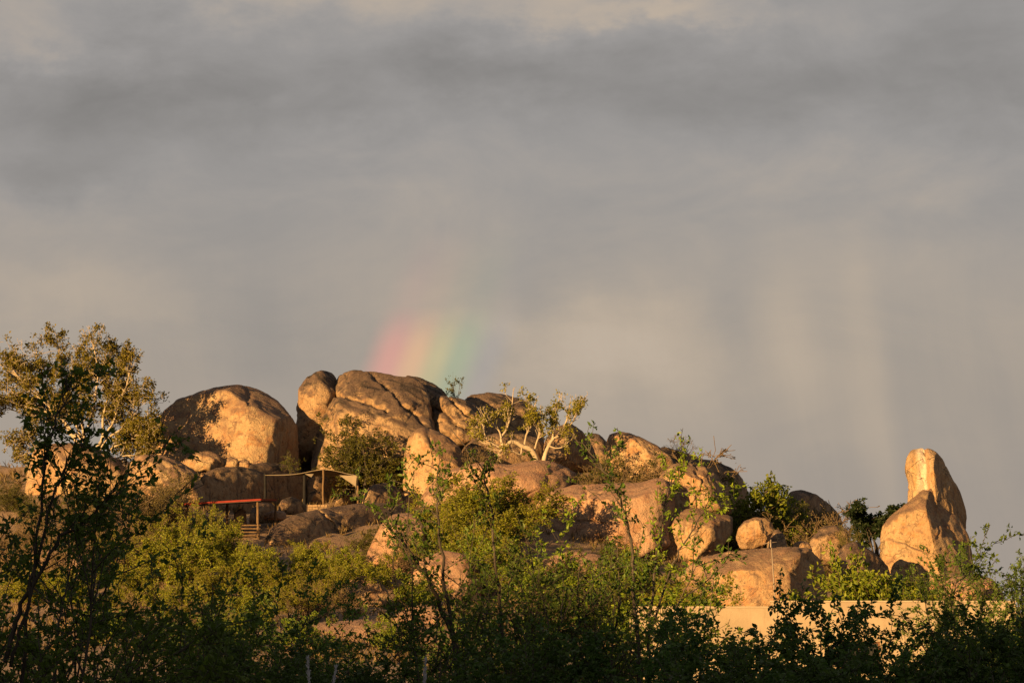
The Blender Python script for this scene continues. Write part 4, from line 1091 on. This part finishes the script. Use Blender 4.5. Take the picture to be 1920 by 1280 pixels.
# ---- the spreading fig at the left
FIGL = dict(FIGP); FIGL.update(sl=(.7, 2.0), dens=(3.8, 4.0), leafd=3.9, ratio=(.62, .58))
def lim(x0, y0, x1, y1, bend, n=5, seed=0):
    rg = np.random.default_rng(seed)
    return [(x0 + (x1 - x0) * t + bend * math.sin(t * math.pi) + rg.normal(0, 2.5), y0 + (y1 - y0) * t + rg.normal(0, 2)) for t in np.linspace(0, 1, n)]
fig_from_limbs('fig_tree', 'large spreading fig on the skyline, its shadow falling on the great tan boulder', 165, 880, 200.3, [
    (lim(170, 885, 150, 674, -10, 6, 1), (0, .4), .17, .04, 10),
    (lim(165, 860, 60, 664, -14, 6, 2), (0, .8), .13, .03, 12),
    (lim(160, 840, 25, 694, 8, 6, 3), (0, -.5), .11, .03, 11),
    (lim(175, 860, 205, 664, 10, 6, 4), (0, .5), .13, .03, 10),
    (lim(178, 850, 245, 689, 8, 6, 5), (0, -.3), .12, .03, 11),
    (lim(180, 850, 268, 744, 6, 5, 6), (0, .4), .10, .03, 8),
    (lim(180, 858, 262, 814, 4, 5, 7), (0, -.8), .08, .03, 6),
    (lim(160, 830, 100, 639, -8, 6, 8), (0, 1.2), .11, .03, 10),
    (lim(150, 820, 10, 764, 6, 5, 9), (0, .6), .09, .03, 9),
    (lim(168, 800, 175, 634, 12, 6, 10), (0, -1.0), .09, .03, 9),
    (lim(190, 840, 230, 744, -4, 5, 12), (0, 1.4), .08, .03, 8),
    (lim(150, 850, 90, 764, 4, 5, 13), (0, 1.6), .08, .03, 9),
    (lim(190, 870, 255, 849, 4, 5, 14), (0, .9), .07, .03, 8),
    (lim(100, 760, -30, 654, 0, 5, 15), (0, .2), .08, .03, 9),
    (lim(190, 850, 278, 800, 4, 5, 21), (0, .5), .08, .03, 9),
    (lim(185, 870, 272, 845, 4, 5, 22), (0, -.4), .07, .03, 8),
    (lim(120, 780, -40, 740, 0, 5, 24), (0, -.6), .08, .03, 10),
    (lim(130, 840, 40, 850, 0, 5, 25), (0, -.3), .07, .03, 9),
], 23, FIGL)

# ---- named single shrubs
plant('bush', 'bush', 'large dense olive bush in front of the biggest dome', None, 'olive', 690, 785, 203.3, seed=1, unique=True, wide=1.15, over=dict(leafd=26.), parts=('stem', 'foliage'), base=W(690, 940, 203.3)[2])
plant('sapling', 'sapling', 'wispy sapling sprouting from the skyline crack beside the biggest dome', None, 'sparse', 855, 706, 214.5, seed=2, unique=True, wide=.8, over=dict(H=2., leafd=16., leaf=.10, r0=.02, stems=(7, 9),  mat='L_OLIVE', detail=False), parts=('stem', 'foliage'), base=W(855, 752, 214.5)[2])
plant('bush', 'bush', 'grey leafless bush on the skyline behind the wedge boulder', None, 'dry', 1275, 818, 210, seed=3, unique=True, wide=1.3, over=dict(leafd=3.), parts=('stem', 'foliage'), base=W(1275, 862, 210)[2])
plant('tree', 'tree', 'small deep green tree with a round crown left of the standing rock', None, 'deep', 1642, 946, 186, seed=4, unique=True, wide=1.25, over=dict(leafd=45., bark='BARK', dens=(6., 6., 4.)), base=W(1640, 1045, 186)[2])
plant('bush', 'bush', 'bright green bush growing out beside the hollowed boulder', None, 'lime', 1425, 902, 200, seed=5, unique=True, wide=1.0, parts=('stem', 'foliage'))
plant('bush', 'bush', 'bright yellow-green bush leaning over the cream house parapet', None, 'lime', 1612, 1046, 139, seed=6, unique=True, wide=.9, parts=('stem', 'foliage'))
plant('bush', 'bush', 'dry wiry shrub with pale stalks on the dark sloping boulder', None, 'wand', 1585, 985, 176, seed=7, unique=True, wide=.6, over=dict(mat='L_OLIVE', leafd=9.), parts=('stem', 'foliage'), base=W(1590, 1050, 176)[2])
plant('bush', 'bush', 'feathery yellow-green bush with arching wands below the red-edged roof', None, 'wand', 385, 942, 179, seed=8, unique=True, wide=1.1, parts=('stem', 'foliage'))
plant('bush', 'bush', 'large brown-olive bush below the boulder with the rounded brow', None, 'olive', 290, 884, 184.5, seed=10, unique=True, wide=1.25, over=dict(mat='L_BROWN', leafd=15., leaf=.075), parts=('stem', 'foliage'))
plant('bush', 'bush', 'scrubby dry bush tucked under the great tan boulder above the shade sail', None, 'olive', 545, 846, 202, seed=9, unique=True, wide=.9, over=dict(H=1.6, mat='L_OLIVE', leafd=16., r0=.018), parts=('stem', 'foliage'), base=W(545, 884, 202)[2])

G_Y, LBL_Y = 'yellow-green shrubs on the slope', 'yellow-green shrub'
G_B, LBL_B = 'dry brown shrubs on the slope', 'dry brown twiggy shrub'
G_O, LBL_O = 'olive shrubs on the slope', 'olive green shrub'
G_L, LBL_L = 'bright green shrubs on the slope', 'bright green leafy shrub'
MARKS = [(20, 190, 'behind the square-shouldered boulder'), (150, 186, 'in front of the square-shouldered boulder'), (270, 187, 'below the boulder with the rounded brow'),
         (330, 186, 'at the closed end of the red-edged roof'), (440, 180, 'in front of the red-edged roof'), (500, 181, 'at the foot of the log steps'),
         (600, 178, 'below the shaded granite apron'), (700, 181, 'beside the split pink slab'), (640, 164, 'near the round tan boulder'), (780, 172, 'by the pale tilted slab'),
         (870, 202, 'under the ribbed block'), (860, 184, 'below the long slab of the white-barked tree'), (960, 186, 'between the long slab and the flat-topped slab'),
         (1040, 194, 'at the end of the long slab'), (1130, 198, 'beside the wedge boulder'), (1220, 198, 'behind the hollowed boulder'), (1040, 172, 'below the flat-topped slab'),
         (1150, 176, 'under the bright front of the flat-topped slab'), (1230, 170, 'below the lower overhanging block'), (1290, 150, 'at the foot of the broad dome behind the house'),
         (1450, 202, 'behind the balanced boulder'), (1520, 202, 'in front of the blue-grey dome'), (1680, 140, 'over the house parapet by the standing rock'), (1740, 143, 'between the house and the standing rock'),
         (80, 175, 'beside the sunlit rock shelf'), (200, 175, 'on the open slope beyond the tall dark tree'), (330, 172, 'beneath the feathery bush'), (250, 155, 'at the slope foot below the rock shelf'),
         (400, 156, 'at the slope foot below the red-edged roof'), (540, 156, 'at the slope foot below the granite apron'), (720, 145, 'on the broad pink rock sheet'), (880, 155, 'at the edge of the broad pink rock sheet'),
         (1000, 162, 'beside the weathered rock under the flat-topped slab'), (1130, 162, 'between the weathered rock and the house')]
def near_words(px, Y):
    return min(MARKS, key=lambda m: ((m[0] - px) * Y / F) ** 2 + ((m[1] - Y) * .8) ** 2)[2]
for kind, grp, lab, spots in (
  ('yellow', G_Y, LBL_Y, [(418, 985, 176), (340, 990, 172), (462, 1020, 172), (300, 1010, 168), (575, 1015, 176), (625, 1025, 171), (480, 1030, 168), (600, 1060, 163),
                          (530, 1055, 162), (655, 1050, 166), (900, 893, 187), (860, 922, 185), (950, 905, 187), (835, 960, 181), (925, 955, 180), (880, 985, 177),
                          (400, 1060, 161), (255, 1060, 160), (340, 1090, 154), (470, 1100, 152), (140, 1070, 160), (40, 1060, 162), (700, 1040, 172), (1285, 1085, 152)]),
  ('wand', G_Y, LBL_Y, [(310, 965, 178), (880, 905, 189), (240, 1000, 172), (560, 1080, 156), (960, 1010, 172)]),
  ('dry', G_B, LBL_B, [(275, 893, 186), (225, 915, 183), (318, 908, 187), (180, 930, 181), (130, 955, 178), (65, 975, 175), (15, 975, 177), (205, 980, 173), (100, 1010, 168), (1240, 846, 198),
                       (1480, 940, 205), (1530, 955, 204), (1500, 965, 199), (1455, 960, 201), (1550, 985, 198), (860, 838, 201), (905, 850, 203), (1180, 868, 197), (1120, 872, 198), (640, 1090, 160), (590, 1100, 156),
                       (760, 1010, 176), (1010, 1100, 160), (870, 1130, 152), (240, 1110, 150), (380, 1130, 148)]),
  ('olive', G_O, LBL_O, [(1150, 858, 199), (1210, 862, 199), (880, 842, 202), (770, 1000, 179), (1440, 930, 203), (1500, 945, 206), (1385, 960, 197), (60, 930, 186), (150, 905, 189), (1130, 1010, 178), (1060, 1030, 172), (1230, 1070, 170),
                         (690, 1000, 182), (20, 900, 190), (1090, 1090, 160), (1180, 1090, 162), (1700, 1085, 145), (1740, 1100, 142)]),
  ('lime', G_L, LBL_L, [(1662, 1082, 138), (1706, 1098, 136), (1180, 1030, 176), (990, 1050, 168), (1130, 1060, 165), (900, 1010, 174), (780, 1070, 166), (840, 1010, 175), (1250, 1105, 140), (560, 1150, 140), (200, 1150, 142), (420, 1160, 140), (730, 1170, 140)])):
    for i, (px, tp, Y) in enumerate(spots):
        plant('bush', 'bush', (lab + ' with arching wands ' if kind == 'wand' else lab + ' ') + near_words(px, Y), grp, kind, px, tp, Y, seed=i, wide=1.15, parts=('stem', 'foliage'))

# ---- foreground trees, standing in the shadow of the added ridge
FG = 'thicket trees in the shaded foreground'
def shoot(px0, Y, pts):
    b = np.array([(px0 - 960.0) * Y / F, Y, 0]); b[2] = gz(b[0], Y) - .03
    return [W(px, py, Y) - b for px, py in pts]
def fg(px, top, Y, kind, seed, label, wide=1.0, extra=None, name='tree', over=None, group=None):
    # traced shoots need the plant unscaled and unrotated
    if extra:
        x = (px - 960.0) * Y / F; z = gz(x, Y) - .03
        H = (W(px, top, Y)[2] - z) * 1.06
        o = dict(over or {}); o['H'] = H
        r = plant(name, 'tree', label, group, kind, px, top, Y, seed, 0.0, 1.0, extra, True, over=o)
        r.scale = (1, 1, 1)
        return r
    return plant(name, 'tree', label, group, kind, px, top, Y, seed, None, wide, None, True, over=over)
fg(40, 790, 36, 'thicket', 50, 'tall dark leafy tree overlapping the spreading fig', over=dict(leafd=13., dens=(2.0, 2.7, 3.4), stems=(5, 5)), extra=[
    (shoot(40, 36, [(20, 1250), (60, 1080), (110, 900), (145, 830), (175, 790)]), .022, (.35, .98, 20)),
    (shoot(40, 36, [(10, 1240), (40, 1130), (110, 1010), (180, 960), (225, 905)]), .03, (.3, .98, 18)),
    (shoot(40, 36, [(40, 1280), (70, 1000), (90, 830), (120, 760), (135, 705)]), .022, (.4, .99, 18))])
DENSE = dict(leafd=14.)
THIN = dict(leafd=10., dens=(1.7, 2.5, 3.2), r0=.035)
fg(205, 945, 40, 'thicket', 51, 'dark leafy tree whose sprays cross the square-shouldered boulder', over=THIN)
fg(325, 1070, 47, 'thicket', 52, 'dark low-branched tree below the feathery bush', over=THIN)
fg(465, 1085, 50, 'thicket', 53, 'dark spreading tree below the log steps', over=DENSE)
fg(605, 1085, 52, 'thicket', 54, 'dark leafy tree in front of the round tan boulder', over=DENSE)
fg(790, 905, 53, 'sparse', 55, 'forked tree with dark trunk rising in front of the granite apron', over=dict(mat='L_DARK', leafd=10., dens=(1.7, 2.2, 3.0)), extra=[
    (shoot(790, 53, [(862, 1290), (850, 1190), (800, 1080), (745, 1000), (725, 935)]), .05, (.3, .98, 22)),
    (shoot(790, 53, [(850, 1200), (830, 1080), (820, 960), (822, 870)]), .035, (.3, .98, 18))])
fg(925, 930, 54, 'sparse', 56, 'tree with a long bare shoot bending above the thicket', over=dict(mat='L_DARK', leafd=10., dens=(1.7, 2.2, 3.0)), extra=[
    (shoot(925, 54, [(950, 1290), (935, 1120), (922, 960), (905, 880), (845, 803)]), .03, (.25, .75, 16))])
fg(1045, 918, 55, 'thicket', 57, 'leafy upright tree in front of the flat-topped slab', over=dict(leafd=8., dens=(1.8, 2.5, 3.2)))
fg(1150, 935, 54, 'sparse', 58, 'tree with a leaning shoot crossing the wedge boulder', over=dict(mat='L_DARK', leafd=10., dens=(1.7, 2.2, 3.0)), extra=[
    (shoot(1150, 54, [(1200, 1290), (1190, 1120), (1184, 1010), (1160, 925), (1110, 850), (1062, 808)]), .035, (.2, .85, 20))])
fg(1250, 855, 57, 'sparse', 59, 'slender tree with sunlit green tips before the hollowed boulder', extra=[
    (shoot(1250, 57, [(1215, 1290), (1218, 1150), (1235, 1010), (1250, 920), (1280, 850)]), .03, (.25, .99, 24)),
    (shoot(1250, 57, [(1215, 1200), (1260, 1060), (1310, 970), (1345, 930)]), .022, (.3, .99, 16))])
fg(1330, 1110, 46, 'broad', 60, 'broad-leaved tree before the step in the house parapet')
fg(1450, 1132, 45, 'broad', 61, 'broad-leaved dark tree under the house pole')
fg(1570, 1140, 46, 'broad', 62, 'broad-leaved dark tree below the bright bush on the parapet')
fg(1700, 1120, 44, 'broad', 63, 'broad-leaved dark tree in front of the standing rock')
fg(1835, 1105, 47, 'thicket', 64, 'dark twiggy tree crossing the end of the parapet')
fg(1905, 1015, 49, 'thicket', 65, 'dark leafy tree beyond the end of the house wall', over=DENSE)
fg(1850, 1030, 84, 'thicket', 66, 'mid-distance dark tree just right of the standing rock')
fg(-45, 880, 42, 'thicket', 67, 'dark tree at the foot of the tall leafy one', over=THIN)
# second row, filling the shaded bottom of the thicket
def fg_words(px, kind):
    k = 'broad-leaved' if kind == 'broad' else 'small-leaved'
    for lim_, wd in ((230, 'at the foot of the tall dark tree'), (450, 'below the feathery bush with arching wands'), (660, 'by the white grass plumes'), (850, 'at the foot of the forked tree'),
                     (1050, 'under the tree with the bare shoot'), (1230, 'at the corner of the cream house'), (1450, 'under the house pole'), (1700, 'below the house parapet'), (3000, 'below the standing rock')):
        if px < lim_: return 'shaded ' + k + ' thicket tree ' + wd
for i, (px, tp, Y, k) in enumerate([(110, 1090, 60, 'thicket'), (260, 1120, 63, 'thicket'), (400, 1150, 66, 'broad'), (540, 1160, 64, 'thicket'), (690, 1150, 66, 'thicket'),
                                    (880, 1120, 65, 'thicket'), (1010, 1110, 66, 'thicket'), (1110, 1110, 64, 'thicket'), (1200, 1140, 62, 'thicket'),
                                    (1390, 1185, 60, 'broad'), (1500, 1205, 43, 'broad'), (1600, 1200, 44, 'broad'), (1760, 1195, 43, 'broad'), (1860, 1160, 44, 'broad'), (1380, 1200, 42, 'broad'), (840, 1160, 46, 'thicket'), (1640, 1190, 62, 'broad'), (1760, 1170, 60, 'thicket'), (620, 1215, 46, 'broad'), (760, 1200, 47, 'broad'), (940, 1180, 47, 'broad'), (1080, 1170, 47, 'broad')]):
    plant('tree', 'tree', fg_words(px, k), FG, k, px, tp, Y, seed=i, wide=1.25, variants=4)

# ---- feathery grass plumes at the bottom edge
def plume(px, py, bend, label):
    Y = 30.0
    rng = np.random.default_rng(int(px))
    tip = W(px, py, Y); x = tip[0] - bend; z0 = gz(x, Y) - .03
    root = empty('plume_grass', (x, Y, z0)); H = tip[2] - z0
    s = np.linspace(0, 1, 16)
    pts = np.stack([bend * s ** 3, .0 * s, H * s - abs(bend) * .2 * s ** 3], -1)
    link('stalk', tubes_mesh('stalk', [(pts, np.linspace(.006, .003, 16), 5)]), BARKT, root)
    B, D = [], []
    for k in range(220):
        u = rng.uniform(.90, 1.0); j = u * 15; i = min(int(j), 14); q = pts[i] + (pts[i + 1] - pts[i]) * (j - i)
        B.append(q); D.append(unit(pts[i + 1] - pts[i]) + rng.normal(0, .22, 3))
    B = np.array(B); D = np.array(D); L = rng.uniform(.02, .05, len(B))
    link('plume', leaf_mesh('plume', B, D, L, L * .25, rng), PLUME, root)
    tag(root, label, 'grass', 'white grass plumes')
for px, py, b in ((577, 1232, -.06), (630, 1245, .16), (798, 1236, .04)):
    plume(px, py, b, 'feathery white grass plume rising from the shaded thicket')

# ---- dry grass tufts between the rocks of the hill: beyond counting
rng = np.random.default_rng(77)
N = 5200
yy = rng.uniform(132, 212, N); pxs = rng.uniform(-120, 2040, N); xx = (pxs - 960) * yy / F
zz = ground_z(xx, yy)
keep = np.array([mnoise.noise(Vector((a * .22, b * .22, 0))) > -.12 for a, b in zip(xx, yy)])
xx, yy, zz = xx[keep], yy[keep], zz[keep]
nb = 9
B = np.repeat(np.stack([xx, yy, zz - .08], -1), nb, axis=0); B[:, :2] += rng.normal(0, .10, (len(B), 2))
D = unit(rng.normal(0, .38, B.shape) + np.array([0, 0, 1.0])); L = rng.uniform(.25, .65, len(B))
gr = link('dry_grass', leaf_mesh('dry_grass', B, D, L, L * .09, rng, False, .0), L_STRAW)
tag(gr, 'straw-coloured dry grass tufts between the rocks', 'grass', None, 'stuff')
